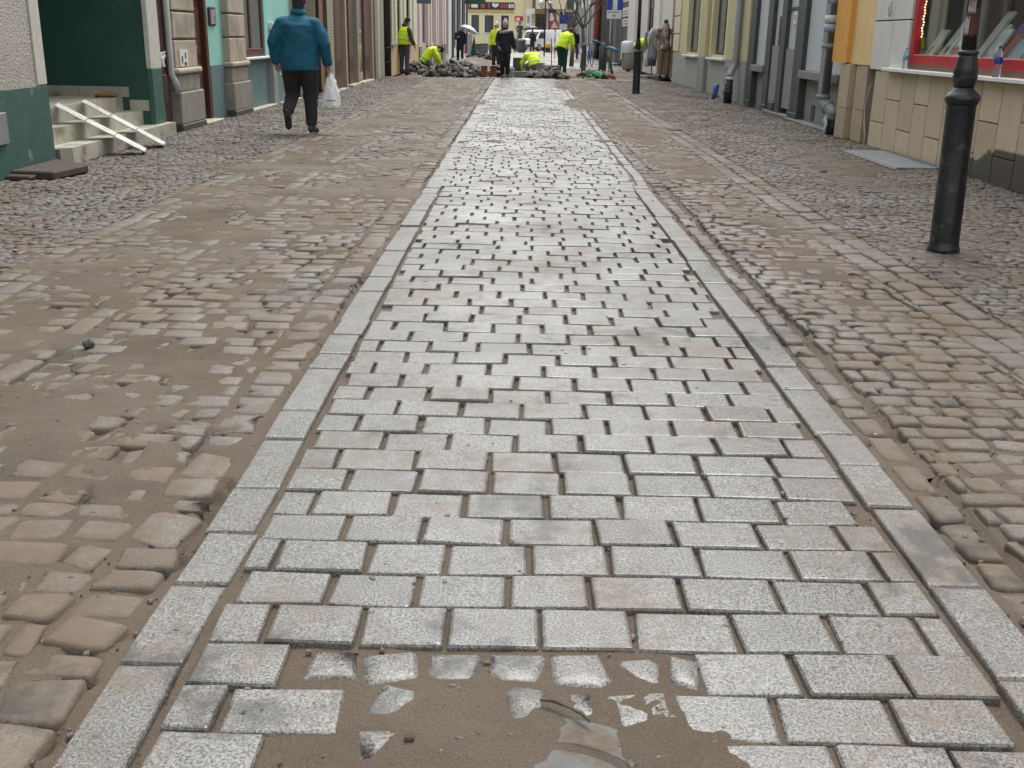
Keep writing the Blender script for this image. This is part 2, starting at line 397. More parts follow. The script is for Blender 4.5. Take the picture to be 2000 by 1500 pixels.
# trodden sand lying in the joints and over the stones
def sand_z(x, y):
    f1 = fbm(x * 2.3 + 3, y * 1.5 + 7, 4) - 0.5; f2 = fbm(x * 14, y * 14, 3) - 0.5
    inroad = sstep(-0.85, -0.80, x) * sstep(1.17, 1.12, x)
    off_road = -0.0155 + 0.018 * f1 + 0.008 * f2 - 0.006 * sstep(2.2, 4.0, y) * sstep(9, 6, y)
    pt = np.exp(-(((x - 0.02) / 0.46) ** 4 + ((y - 1.42) / 0.52) ** 4))
    off_road = off_road + pt * (0.0235 + 0.024 * f1)
    band = np.exp(-((y - 13.6 - 0.3 * np.sin(x * 3)) / 0.45) ** 2) + 1.2 * np.exp(-((y - 21.5) / 2.2) ** 2) + 1.2 * np.exp(-((y - 29.5) / 3.0) ** 2)
    off_road = off_road + 0.010 * band
    off_road = off_road + 0.012 * sstep(0.7, 1.1, x) * sstep(9.0, 11, y) + 0.016 * np.exp(-(((x + 0.78) / 0.13) ** 2)) * (fbm(x * 1.5 + 31, y * 1.3, 3) - 0.42) * 2
    # lanes
    rut = 0.010 * np.exp(-(((x + 2.2) / 0.28) ** 2)) + 0.007 * np.exp(-(((x + 1.35) / 0.35) ** 2))
    off_l = -0.004 + rut + 0.030 * f1 + 0.012 * f2 - 0.004 * sstep(3.0, 2.2, y)
    rr = 0.010 * np.exp(-(((x - 1.75) / 0.3) ** 2)) * sstep(3.5, 7, y) + 0.012 * np.exp(-(((x - 1.5) / 0.4) ** 2)) * sstep(8, 12, y)
    off_r = -0.010 + rr + 0.026 * f1 + 0.010 * f2 - 0.007 * np.exp(-(((x - 2.15) / 0.16) ** 2))
    lane = np.where(x < 0, off_l, off_r)
    off_p = -0.0045 + 0.014 * f1 + 0.008 * f2 + 0.012 * np.exp(-(((x - 3.4) / 0.5) ** 2 + ((y - 11.2) / 1.6) ** 2))
    inp = np.maximum(sstep(-2.68, -2.85, x), sstep(2.25, 2.4, x))
    z = off_road * inroad + lane * (1 - inroad) * (1 - inp) + off_p * inp
    gap = np.exp(-(((x - 1.282) / 0.013) ** 2)) * sstep(9.5, 8.5, y) + np.exp(-(((x + 0.835) / 0.016) ** 2)) * (fbm(x, y * 1.2, 2) > 0.55)
    return base_z(x, y) + z - 0.034 * gap - 0.022 * (1 - inroad) * sstep(0.655, 0.72, fbm(x * 9 + 50, y * 6 + 20, 3))
def sand_band(vs, fs, x0, x1, y0, y1, d):
    nx = int((x1 - x0) / d) + 1; ny = int((y1 - y0) / d) + 1
    X, Y = np.meshgrid(np.linspace(x0, x1, nx), np.linspace(y0, y1, ny)); Z = sand_z(X, Y)
    b = sum(len(q) for q in vs); vs.append(np.stack([X, Y, Z], -1).reshape(-1, 3))
    i = (np.arange(ny - 1)[:, None] * nx + np.arange(nx - 1)[None]).ravel() + b
    fs.append(np.stack([i, i + 1, i + nx + 1, i + nx], -1))
vs, fs = [], []
sand_band(vs, fs, -2.5, 2.6, 1.25, 3.0, 0.016); sand_band(vs, fs, -3.6, 3.6, 3.0, 6.0, 0.024)
sand_band(vs, fs, -4.75, 5.0, 6.0, 13.0, 0.036); sand_band(vs, fs, -4.75, 5.05, 13.0, 33.5, 0.07)
V = np.concatenate(vs); Fq = np.concatenate(fs)
me = bpy.data.meshes.new('sand'); me.from_pydata(V.tolist(), [], Fq.tolist()); me.polygons.foreach_set('use_smooth', [True] * len(me.polygons)); me.materials.append(m_sand)
sand = bpy.data.objects.new('sand', me); C.objects.link(sand)
tag(sand, 'brown trodden sand lying over the stones and in the joints', 'sand', kind='stuff')

# loose grit scattered over the paving: nobody could count it
rs = np.random.RandomState(91); n = 5200
gy = 1.5 + 11 * rs.rand(n) ** 1.7; side = rs.rand(n); gx = np.where(side < 0.45, -2.7 + 1.9 * rs.rand(n), np.where(side < 0.8, 1.1 + 1.3 * rs.rand(n), -0.8 + 1.9 * rs.rand(n)))
k = near_frame(gx, gy); gx, gy = gx[k], gy[k]; sz = 0.004 + 0.010 * rs.rand(len(gx)) ** 3
gz_ = np.maximum(sand_z(gx, gy), base_z(gx, gy) - 0.004) + sz * 0.25
me = stones_mesh('grit', (gx, gy, sz * 1.3, sz, gz_, rs, TPL8, 0.12, 0.2, 0.004, 0.0006, 0.006, 1.5, 0.1), m_mosaic, rs.rand(len(gx)), False)
o = bpy.data.objects.new('grit', me); C.objects.link(o); tag(o, 'loose grit scattered over the stones', 'grit', kind='stuff')
# ------------------------------------------------------------------ buildings
m_rough = M('roughcast render', (0.64, 0.61, 0.54), (0.36, 0.335, 0.285), 45.0, 0.9, 1.0, 48.0, stain=(0.40, 0.37, 0.31), sscale=1.2, sth=(0.55, 0.75), bdist=0.035)
m_plaster = M('pale plaster band', (0.58, 0.565, 0.51), (0.48, 0.465, 0.41), 8.0, 0.85, 0.35, 60.0)
m_green = M('dark green oil paint', (0.018, 0.068, 0.05), (0.025, 0.085, 0.064), 2.5, 0.6, 0.15, 25.0)
m_greenw = M('scuffed green paint', (0.03, 0.092, 0.073), (0.05, 0.12, 0.10), 5.0, 0.6, 0.3, 30.0, stain=(0.30, 0.31, 0.29), sscale=4.5, sth=(0.60, 0.72))
m_tile = M('greenish beige step tile', (0.48, 0.46, 0.38), (0.36, 0.345, 0.28), 6.0, 0.45, 0.15, 40.0, stain=(0.17, 0.15, 0.10), sscale=3.0, sth=(0.55, 0.7), rand=0.14)
m_grout = M('dark grout', (0.12, 0.115, 0.10), (0.08, 0.075, 0.065), 20.0, 0.9)
m_turq = M('turquoise render', (0.255, 0.55, 0.485), (0.29, 0.59, 0.52), 2.0, 0.8, 0.15, 60.0)
m_gblue = M('blue grey plinth paint', (0.10, 0.17, 0.182), (0.12, 0.195, 0.207), 3.0, 0.65, 0.15, 50.0)
m_gpale = M('pale grey plinth paint', (0.27, 0.29, 0.285), (0.22, 0.24, 0.235), 3.0, 0.7, 0.15, 50.0)
m_sandst = M('weathered sandstone', (0.48, 0.41, 0.32), (0.33, 0.285, 0.23), 5.0, 0.9, 0.5, 45.0, stain=(0.22, 0.195, 0.165), sscale=2.2, sth=(0.52, 0.68), stretch=(1, 1, 0.4))
m_sandst2 = M('grey stone plinth', (0.27, 0.25, 0.215), (0.19, 0.175, 0.15), 6.0, 0.85, 0.5, 40.0, stain=(0.33, 0.30, 0.25), sscale=3.5, sth=(0.56, 0.72), stretch=(1, 1, 0.5))
m_wetst = M('wet stone foot', (0.075, 0.07, 0.06), (0.05, 0.047, 0.04), 9.0, 0.4, 0.4, 40.0)
m_wood = M('dark red brown wood', (0.085, 0.026, 0.015), (0.05, 0.015, 0.009), 7.0, 0.4, 0.15, 20.0, stretch=(6, 6, 0.6))
m_glass = M('dark window glass', (0.02, 0.024, 0.027), (0.035, 0.04, 0.043), 1.2, 0.06, spec=0.7)
m_glassl = M('curtained window glass', (0.24, 0.25, 0.24), (0.15, 0.16, 0.16), 3.0, 0.12, stretch=(1, 4, 0.4))
m_white = M('white paint', (0.72, 0.72, 0.70), (0.62, 0.62, 0.60), 4.0, 0.6, 0.1)
m_black = M('black paint', (0.018, 0.018, 0.020), (0.028, 0.028, 0.03), 6.0, 0.45)
m_dkgrey = M('anthracite paint', (0.045, 0.05, 0.058), (0.06, 0.065, 0.072), 5.0, 0.5)
m_cable = M('white cable', (0.7, 0.7, 0.68), None, 5.0, 0.5)
m_rust = M('maroon rusty sheet', (0.075, 0.02, 0.018), (0.03, 0.015, 0.015), 6.0, 0.6, 0.3, 30.0, stain=(0.30, 0.24, 0.22), sscale=8.0, sth=(0.66, 0.72))
m_dp_w = M('pale grey pipe', (0.40, 0.42, 0.39), (0.33, 0.35, 0.32), 5.0, 0.5)
m_dp_g = M('grey zinc pipe', (0.20, 0.215, 0.225), (0.24, 0.255, 0.265), 3.0, 0.45)
m_iron = M('black cast iron', (0.017, 0.019, 0.021), (0.03, 0.031, 0.032), 9.0, 0.42, 0.2, 60.0)
m_concrete = M('grey concrete', (0.24, 0.235, 0.225), (0.17, 0.165, 0.158), 6.0, 0.85, 0.3, 50.0)

def facade(b, s, X, y0, y1, z0, z1, holes, mat, depth=0.2, core=0.55, back=4.0, name='wall'):
    m = MB()
    ys = sorted({y0, y1, *[h[0] for h in holes], *[h[1] for h in holes]}); zs = sorted({z0, z1, *[h[2] for h in holes], *[h[3] for h in holes]})
    ys = [q for q in ys if y0 <= q <= y1]; zs = [q for q in zs if z0 <= q <= z1]
    for a, c in zip(ys, ys[1:]):
        for d, e in zip(zs, zs[1:]):
            cy, cz = (a + c) / 2, (d + e) / 2
            if any(h[0] < cy < h[1] and h[2] < cz < h[3] for h in holes): continue
            m.add([(X, a, d), (X, c, d), (X, c, e), (X, a, e)], [(0, 1, 2, 3)])
    xb = X + s * depth
    for h in holes:
        a, c, d, e = max(h[0], y0), min(h[1], y1), max(h[2], z0), min(h[3], z1)
        m.add([(X, a, d), (xb, a, d), (xb, a, e), (X, a, e)], [(0, 1, 2, 3)]); m.add([(X, c, d), (xb, c, d), (xb, c, e), (X, c, e)], [(3, 2, 1, 0)])
        m.add([(X, a, e), (xb, a, e), (xb, c, e), (X, c, e)], [(0, 1, 2, 3)]); m.add([(X, a, d), (xb, a, d), (xb, c, d), (X, c, d)], [(3, 2, 1, 0)])
    for y in (y0, y1):
        m.add([(X, y, z0), (X + s * core, y, z0), (X + s * core, y, z1), (X, y, z1)], [(0, 1, 2, 3)])
    m.add([(X, y0, z1), (X + s * core, y0, z1), (X + s * core, y1, z1), (X, y1, z1)], [(0, 1, 2, 3)])
    m.box(X + s * core, X + s * back, y0, y1, z0, z1)
    return m.obj(name, mat, b)
def window(b, s, X, y0, y1, z0, z1, fm, pane=None, depth=0.13, fw=0.07, mull=1, trans=(), name='window'):
    """frame set back in the wall; panes as sub-parts"""
    xa, xb = X + s * depth, X + s * (depth + 0.06); m = MB()
    m.box(xa, xb, y0, y0 + fw, z0, z1).box(xa, xb, y1 - fw, y1, z0, z1).box(xa, xb, y0 + fw, y1 - fw, z0, z0 + fw).box(xa, xb, y0 + fw, y1 - fw, z1 - fw, z1)
    ys = [y0 + fw + (y1 - y0 - 2 * fw) * i / (mull + 1) for i in range(mull + 2)]
    for q in ys[1:-1]: m.box(xa + s * 0.004, xb, q - fw * 0.4, q + fw * 0.4, z0 + fw, z1 - fw)
    for q in trans: m.box(xa + s * 0.008, xb, y0 + fw, y1 - fw, q - fw * 0.4, q + fw * 0.4)
    w_ = m.obj(name, fm, b, bevel=0.006)
    for a, c in zip(ys, ys[1:]):
        MB().box(xa + s * 0.03, xa + s * 0.036, a + 0.005, c - 0.005, z0 + fw * 0.9, z1 - fw * 0.9).obj('pane', pane or m_glass, w_)
    return w_
def sill(b, s, X, y0, y1, z, mat, out=0.07, th=0.05, name='sill'):
    return box(name, mat, b, X - s * out, X + s * 0.1, y0, y1, z - th, z)
def door(b, s, X, y0, y1, z0, z1, mat, depth=0.14, panels=3, handle=True, panel_mat=None):
    d = box('door', mat, b, X + s * depth, X + s * (depth + 0.05), y0, y1, z0, z1)
    n = panels; hh = (z1 - z0 - 0.15) / n
    for i in range(n):
        box('panel', panel_mat or mat, d, X + s * (depth - 0.015), X + s * (depth + 0.01), y0 + 0.1, y1 - 0.1, z0 + 0.12 + i * hh, z0 + i * hh + hh)
    if handle: MB().tube([(X + s * depth, y0 + 0.07, 1.02), (X + s * (depth - 0.06), y0 + 0.07, 1.02), (X + s * (depth - 0.06), y0 + 0.18, 1.02)], 0.012, 8).obj('handle', m_dp_w, d, smooth=True)
    return d
def pipe(b, pts, r, mat, collars=(), name='downpipe', cm=None):
    o = MB().tube(pts, r, 16).obj(name, mat, b, smooth=True)
    for (p, d) in collars: MB().lathe([(r * 1.0, -0.03), (r * 1.16, -0.025), (r * 1.16, 0.025), (r * 1.0, 0.03)], p, 16, d).obj('collar', cm or mat, o, smooth=True)
    return o
TOP = 7.0
# ---- left 1: roughcast house with the green entrance
A = thing('roughcast_house', 'grey roughcast house with dark green plinth and tiled steps in its entrance', 'house', (-4.4, 10, 0))
facade(A, -1, -4.4, 2.0, 10.05, 0.0, TOP, [], m_rough)
MB().box(-4.398, -4.42, 2.0, 10.051, 0, 0.735).box(-4.42, -5.9, 10.049, 10.055, 0, 0.735).obj('plinth', m_greenw, A).location.x += 0.012
MB().box(-4.385, -4.40, 9.86, 10.054, 0.75, TOP).obj('corner_band', m_plaster, A, bevel=0.004)
box('meter_box', m_dp_g, A, -4.355, -4.40, 8.86, 9.12, 0.30, 0.56); 
# entrance niche
box('niche_wall', m_green, A, -4.46, -7.4, 13.0, 13.3, 0.0, TOP, bevel=0.0)
box('niche_back', m_green, A, -6.9, -7.3, 10.05, 13.0, 0.0, TOP, bevel=0.0)
box('niche_side', m_green, A, -4.62, -6.9, 10.056, 10.062, 0.45, 3.8, bevel=0.0)
box('lintel', m_rough, A, -4.4, -6.9, 10.05, 13.0, 3.8, TOP, bevel=0.0)
box('jamb', m_plaster, A, -4.40, -4.46, 12.98, 13.36, 0.80, TOP); box('jamb_foot', m_greenw, A, -4.397, -4.46, 12.985, 13.358, 0.0, 0.80)
ST = thing('entrance_steps', 'three beige tiled steps up to the landing of the green entrance', 'steps', (-4.6, 11.6, 0))
def step(z0, z1, xf, ya, yb, cham, n):
    """one step: body, then front and tread tiles as pieces"""
    xb = -5.2 if z1 < 0.4 else -6.9
    MB().prism([(xf - 0.012, ya + cham), (xf - 0.012, yb), (xb, yb), (xb, ya), (xf - cham, ya)][::1], z0, z1 - 0.012).obj('step', m_grout, ST)
    L_ = (yb - ya - cham) / n
    for i in range(n):
        a = ya + cham + i * L_
        box('tile', m_tile, ST, xf - 0.012, xf, a + 0.002, a + L_ - 0.002, z0 + 0.002, z1, bevel=0.0)
        box('tile', m_tile, ST, xf - 0.012, xf - 0.36, a + 0.002, a + L_ - 0.002, z1 - 0.012, z1, bevel=0.0)
    c = MB(); c.prism([(xf - 0.008, ya + cham), (xf - cham, ya + 0.004), (xf - cham - 0.02, ya + 0.016), (xf - 0.02, ya + cham)], z0, z1); c.obj('tile', m_tile, ST)
    c = MB(); c.prism([(xf - 0.012, ya + cham), (xf - 0.36, ya + cham), (xf - 0.36, ya), (xf - cham, ya)], z1 - 0.012, z1); c.obj('tile', m_tile, ST)
step(0.0, 0.155, -4.30, 10.08, 13.42, 0.16, 10)
step(0.155, 0.315, -4.55, 10.09, 12.995, 0.10, 9)
step(0.315, 0.475, -4.78, 10.10, 12.99, 0.05, 9)
for i in range(5): box('landing_tile', m_tile, ST, -5.15 - i * 0.35, -5.15 - i * 0.35 - 0.345, 10.1, 12.98, 0.468, 0.4755, bevel=0.0)
for i in range(6): box('skirting_tile', m_tile, ST, -4.70 - i * 0.3, -4.70 - i * 0.3 - 0.296, 12.985, 13.0, 0.47, 0.59, bevel=0.0)
box('skirting_tile', m_tile, ST, -4.47, -4.698, 12.985, 13.0, 0.316, 0.44, bevel=0.0)
for i, (ya, dx) in enumerate(((11.02, 0.0), (11.70, 0.0))):
    rp = MB(); a = Vector((-4.74, ya, 0.495)); b_ = Vector((-3.96 - 0.02 * i, ya + 0.26, 0.022)); side = Vector((-0.04, 0.16, 0)).normalized() * 0.15
    up = Vector((0, 0, 0.016)); mid = a.lerp(b_, 0.5)
    vs_ = [a - side, a + side, b_ + side, b_ - side]
    rp.add([q for q in vs_] + [q + up for q in vs_], [(0, 1, 2, 3), (7, 6, 5, 4), (0, 4, 5, 1), (1, 5, 6, 2), (2, 6, 7, 3), (3, 7, 4, 0)])
    r_ = thing('ramp_rail', ['pale worn ramp rail over the tiled steps, beside the roughcast corner', 'pale worn ramp rail over the tiled steps, towards the stone pilaster'][i], 'ramp', (b_.x, b_.y, 0), 'ramp rails laid over the steps')
    rp.obj('board', M('worn white ramp board', (0.62, 0.62, 0.58), (0.45, 0.45, 0.42), 14.0, 0.6, 0.2, 60.0, stain=(0.33, 0.32, 0.28), sscale=9.0), r_, bevel=0.004)
    for t_ in (0.34, 0.66): MB().tube([a.lerp(b_, t_) - side + up * 1.05, a.lerp(b_, t_) + side + up * 1.05], 0.004, 6).obj('seam', m_grout, r_)
tg = MB(); 
for i in range(9): tg.ball((-5.0 + 0.022 * i, 12.78 + 0.03 * math.sin(i * 2.4), 0.492 + 0.012 * abs(math.sin(i * 1.9))), (0.03 + 0.02 * (i % 3), 0.05, 0.018), 10, 6)
tag(remesh(tg.obj('fallen_rag', M('orange rag', (0.33, 0.14, 0.035), (0.24, 0.09, 0.02), 20.0, 0.9), None, smooth=True, loc=(-4.95, 12.8, 0.4755)), 0.009, 2, 0.02, 0.05), 'small orange rag lying on the landing by the skirting', 'rag')
# ---- slit with old metal and cables
SL = thing('metal_shutter', 'narrow maroon rusty shutter in the slit between green jamb and stone pilaster', 'shutter', (-4.55, 13.45, 0))
box('sheet', m_rust, SL, -4.44, -4.47, 13.36, 13.755, 0.0, TOP); box('box', m_rust, SL, -4.40, -4.44, 13.39, 13.54, 0.38, 0.72)
cb = MB()
for k in range(7):
    pts = [(-4.41 + 0.02 * math.sin(k + t_ * 3), 13.44 + (0.05 + 0.007 * k) * math.cos(t_ * 6.283 / 8), 0.86 + 0.055 * math.sin(t_ * 6.283 / 8 + k * 0.4) + 0.012 * k) for t_ in range(9)]
    cb.tube(pts, 0.007, 6)
cb.tube([(-4.45, 13.44, 0.82), (-4.46, 13.46, 0.7), (-4.44, 13.41, 0.60), (-4.45, 13.47, 0.55)], 0.005, 6)
tag(cb.obj('cable_coil', m_cable, None, smooth=True, loc=(-4.45, 13.44, 0.8)), 'tangled white cable coil hanging on the maroon shutter', 'cable')
# ---- left 2: turquoise house with stone pilasters
B = thing('turquoise_house', 'turquoise house with rusticated stone pilasters, brown door and shop window', 'house', (-4.45, 18, 0))
XB = -4.49
pipe(B, [(-4.40, 13.70, TOP), (-4.40, 13.70, 0.72), (-4.36, 13.71, 0.62), (-4.33, 13.72, 0.48)], 0.04, m_dp_w, [((-4.40, 13.70, 1.9), (0, 0, 1))])
facade(B, -1, XB, 13.76, 22.55, 0.0, TOP, [(14.9, 15.72, 0.03, 2.6), (17.45, 19.25, 0.84, 2.6)], m_turq, 0.25, 0.7)
box('plinth', m_gblue, B, XB + 0.015, XB - 0.04, 15.74, 16.5, 0.0, 0.77); box('plinth', m_gblue, B, XB + 0.015, XB - 0.04, 17.6, 19.28, 0.0, 0.78)
box('plinth', m_gpale, B, XB + 0.11, XB - 0.01, 19.3, 19.62, 0.0, 0.80); box('plinth', m_gblue, B, XB + 0.10, XB - 0.04, 19.64, 21.3, 0.0, 0.80)
def pilaster(b, s, X, y0, y1, zb, ztop, out=0.11, steps=3):
    bl = box('pilaster', m_sandst2, b, X - s * (out + 0.045), X + s * 0.05, y0 - 0.05, y1 + 0.06, 0.085, zb * 0.64, bevel=0.015)
    box('foot', m_wetst, bl, X - s * (out + 0.049), X + s * 0.05, y0 - 0.052, y1 + 0.062, 0.0, 0.085, bevel=0.01)
    box('plinth_block', m_sandst2, bl, X - s * (out + 0.01), X + s * 0.05, y0 - 0.01, y1 + 0.01, zb * 0.64, zb * 0.93, bevel=0.012)
    box('torus', m_sandst, bl, X - s * (out + 0.05), X + s * 0.05, y0 - 0.05, y1 + 0.05, zb * 0.93, zb * 1.03, bevel=0.03, seg=3)
    z = zb * 1.03; k = 0
    while z < ztop:
        h = 0.34 if k else 0.36
        box('block', m_sandst, bl, X - s * out, X + s * 0.05, y0, y1, z, z + h - 0.022, bevel=0.016, seg=2)
        box('joint', m_wetst, bl, X - s * (out - 0.035), X + s * 0.05, y0 + 0.02, y1 - 0.02, z + h - 0.024, z + h + 0.002, bevel=0.0)
        z += h; k += 1
pilaster(B, -1, XB, 13.86, 14.80, 0.76, 3.4)
pilaster(B, -1, XB, 16.5, 17.45, 0.78, 3.4)
pilaster(B, -1, XB, 21.4, 22.2, 0.80, 3.4)
d = door(B, -1, XB, 14.98, 15.64, 0.04, 2.45, m_wood, 0.06, 3)
box('door_jamb', m_wood, B, XB + 0.02, XB - 0.14, 14.902, 15.0, 0.03, 2.6); box('door_jamb', m_wood, B, XB + 0.012, XB - 0.14, 15.6, 15.718, 0.03, 2.6)
box('threshold', m_tile, B, XB + 0.16, XB - 0.1, 14.9, 15.74, 0.0, 0.035)
box('threshold', m_tile, B, XB + 0.15, XB, 17.6, 19.3, 0.0, 0.03); box('threshold', m_tile, B, XB + 0.2, XB + 0.1, 19.64, 21.3, 0.0, 0.03)
window(B, -1, XB, 17.45, 19.25, 0.84, 2.6, m_wood, m_glassl, 0.02, 0.13, 1)
sill(B, -1, XB, 17.45, 19.35, 0.84, m_white, 0.12, 0.035)
nb = box('notice', m_black, B, XB + 0.03, XB, 15.80, 16.14, 1.31, 1.57, bevel=0.02); box('paper', M('photo print', (0.20, 0.17, 0.17), (0.42, 0.40, 0.40), 9.0, 0.3), nb, XB + 0.034, XB + 0.03, 15.85, 16.09, 1.335, 1.535, bevel=0.0)
bb = box('bell_box', m_white, B, XB + 0.07, XB, 19.55, 19.75, 1.28, 1.40); box('button', M('red plastic', (0.4, 0.03, 0.02)), bb, XB + 0.078, XB + 0.07, 19.6, 19.66, 1.32, 1.36, bevel=0.0)
pb = box('poster', m_white, B, XB + 0.128, XB + 0.112, 14.0, 14.32, 0.80, 1.0, bevel=0.0)
for a, c, e, g in ((14.06, 14.10, 0.84, 0.93), (14.20, 14.24, 0.9, 0.97), (14.16, 14.25, 0.815, 0.85)): box('mark', m_black, pb, XB + 0.132, XB + 0.128, a, c, e, g, bevel=0.0)
pipe(B, [(-4.25, 22.7, TOP), (-4.25, 22.7, 0.05)], 0.09, m_iron, [((-4.25, 22.7, 0.95), (0, 0, 1)), ((-4.25, 22.7, 1.9), (0, 0, 1))])
# ---- left 3: brown shop fronts
m_tan = M('tan varnished wood', (0.29, 0.165, 0.085), (0.22, 0.12, 0.06), 6.0, 0.5, stretch=(5, 5, 0.5))
m_mos = M('cream mosaic tile', (0.42, 0.385, 0.30), (0.36, 0.33, 0.25), 10.0, 0.45)
m_maroon = M('maroon painted wood', (0.075, 0.014, 0.014), (0.055, 0.011, 0.011), 6.0, 0.45)
m_brownp = M('brown panel', (0.125, 0.068, 0.045), (0.095, 0.05, 0.034), 5.0, 0.55, 0.15, 20.0, stretch=(5, 5, 0.5))
m_beige = M('beige frame', (0.34, 0.295, 0.225), (0.28, 0.24, 0.18), 6.0, 0.7)
Cc = thing('brown_shop', 'narrow shop front of maroon shutters and brown panels between beige posts', 'shop', (-4.15, 27, 0))
facade(Cc, -1, -4.22, 22.55, 32.0, 0.0, TOP, [(23.0, 31.6, 0.05, 2.7)], m_beige, 0.3, 0.6)
box('panel', m_tan, Cc, -4.19, -4.24, 22.86, 23.32, 0.1, 2.7); 
# mosaic pier: small tiles as a part
pier = box('pier', m_grout, Cc, -4.12, -4.30, 23.36, 24.10, 0.02, 2.7, bevel=0.0); tl = MB()
for k in range(44):
    for j in range(8): tl.box(-4.112, -4.12, 23.364 + j * 0.092, 23.364 + j * 0.092 + 0.084, 0.03 + k * 0.06, 0.03 + k * 0.06 + 0.054)
tl.obj('mosaic_tile', m_mos, pier)['kind'] = 'stuff'
MB().box(-4.14, -4.24, 24.12, 24.55, 0.02, 2.7).obj('shutter', m_maroon, Cc, bevel=0.006)
for a, c, mt, o_, z_ in ((24.58, 25.32, m_brownp, 0.0, 0.03), (26.50, 27.10, m_brownp, 0.0, 0.06), (29.10, 29.85, m_brownp, 0.0, 0.06), (30.62, 31.55, m_brownp, 0.04, 0.02)):
    pn = box('panel', mt, Cc, -4.16 - o_, -4.30, a, c, z_, 2.7)
    for k in range(5): box('groove', m_maroon, pn, -4.152 - o_, -4.16 - o_, a + 0.08, c - 0.08, 0.35 + k * 0.07, 0.37 + k * 0.07, bevel=0.0)
for a in (25.62, 27.48, 30.16): box('post', m_beige, Cc, -4.10, -4.24, a, a + 0.24, 0.0, 2.7)
box('shutter', m_maroon, Cc, -4.20, -4.30, 26.0, 26.46, 0.05, 2.7); box('shutter', m_black, Cc, -4.24, -4.30, 25.34, 25.60, 0.05, 2.7); box('shutter', m_black, Cc, -4.24, -4.30, 27.12, 27.44, 0.05, 2.7)  # the black pieces are no shutters: dark gaps beside the posts, put in as black
dd = box('door', m_maroon, Cc, -4.20, -4.28, 27.78, 29.05, 0.06, 2.5); box('pane', m_glassl, dd, -4.19, -4.205, 28.05, 28.7, 0.28, 2.2, bevel=0.0)
box('letter_slot', m_dp_w, dd, -4.175, -4.19, 28.1, 28.65, 1.25, 1.31, bevel=0.0); box('kick_plate', m_beige, dd, -4.185, -4.2, 27.95, 28.85, 0.10, 0.28, bevel=0.0)
box('step', m_tile, Cc, -4.02, -4.22, 26.05, 27.4, 0.0, 0.06); box('step', m_tile, Cc, -4.02, -4.22, 27.82, 29.9, 0.0, 0.06); box('step', m_tile, Cc, -4.04, -4.22, 23.4, 25.5, 0.0, 0.03)
box('pilaster', m_white, Cc, -4.12, -4.24, 31.65, 31.98, 0.0, TOP)
# ---- left 4: cream house with black windows
m_cream = M('cream render', (0.63, 0.61, 0.47), (0.56, 0.54, 0.42), 2.5, 0.8, 0.12, 50.0)
m_peach = M('peach plinth', (0.55, 0.40, 0.24), (0.48, 0.35, 0.21), 3.0, 0.8, 0.15, 40.0, stain=(0.32, 0.25, 0.17), sscale=2.0, sth=(0.6, 0.8))
D = thing('cream_house', 'cream house with tall black windows and peach plinth', 'house', (-4.0, 37, 0))
facade(D, -1, -4.02, 32.0, 42.4, 0.0, TOP, [(32.85, 34.2, 0.96, 3.0), (35.5, 36.6, 0.96, 3.0), (38.4, 39.6, 0.96, 3.0)], m_cream, 0.25, 0.6)
box('plinth', m_peach, D, -3.985, -4.03, 32.5, 42.38, 0.0, 0.9)
for a, c in ((32.85, 34.2), (35.5, 36.6), (38.4, 39.6)):
    window(D, -1, -4.02, a, c, 0.96, 3.0, m_black, m_glass, 0.05, 0.09, 1); sill(D, -1, -4.02, a - 0.08, c + 0.08, 0.96, m_concrete, 0.12, 0.06)
pipe(D, [(-3.93, 32.2, TOP), (-3.93, 32.2, 0.05)], 0.1, m_iron, [((-3.93, 32.2, 0.85), (0, 0, 1)), ((-3.93, 32.2, 0.45), (0, 0, 1)), ((-3.93, 32.2, 2.2), (0, 0, 1))])
for a in (34.6, 37.2, 40.4): box('pilaster', m_cream, D, -3.96, -4.03, a, a + 0.5, 0.9, TOP)
hs_ = thing('hanging_sign', 'blue grey blank hanging sign board projecting over the left pavement', 'sign', (-3.0, 34.0, 2.13))
box('board', M('blue grey sheet', (0.10, 0.135, 0.155), (0.13, 0.165, 0.18), 3.0, 0.5), hs_, -3.24, -2.8, 34.0, 34.05, 2.13, 2.75); MB().tube([(-3.98, 34.02, 2.80), (-2.78, 34.02, 2.80)], 0.02, 8).obj('bracket', m_iron, hs_)
# ---- left 5: pink house
m_pink = M('dusty pink render', (0.52, 0.41, 0.385), (0.45, 0.35, 0.33), 2.0, 0.85, 0.1); m_pinkl = M('pale pink render', (0.62, 0.53, 0.50), (0.56, 0.47, 0.45), 2.0, 0.85)
Eh = thing('pink_house', 'dusty pink house with pale pilasters and grey plinth blocks', 'house', (-4.0, 50, 0))
facade(Eh, -1, -4.05, 42.4, 57.5, 0.0, TOP, [(44.9, 46.3, 0.9, 3.2), (49.0, 50.4, 0.9, 3.2), (53.2, 54.6, 0.05, 3.0)], m_pink, 0.25, 0.6)
for a in (42.6, 46.6, 48.0, 50.8, 52.1, 55.0, 56.5):
    box('pilaster', m_pinkl, Eh, -3.96, -4.06, a, a + 0.7, 0.78, TOP); box('plinth_block', m_sandst2, Eh, -3.93, -4.06, a - 0.06, a + 0.76, 0.0, 0.78)
window(Eh, -1, -4.05, 44.9, 46.3, 0.9, 3.2, m_dkgrey, m_glass, 0.08, 0.1, 1); window(Eh, -1, -4.05, 49.0, 50.4, 0.9, 3.2, m_dkgrey, m_glass, 0.08, 0.1, 1)
door(Eh, -1, -4.05, 53.2, 54.6, 0.05, 3.0, m_dkgrey, 0.12, 2)
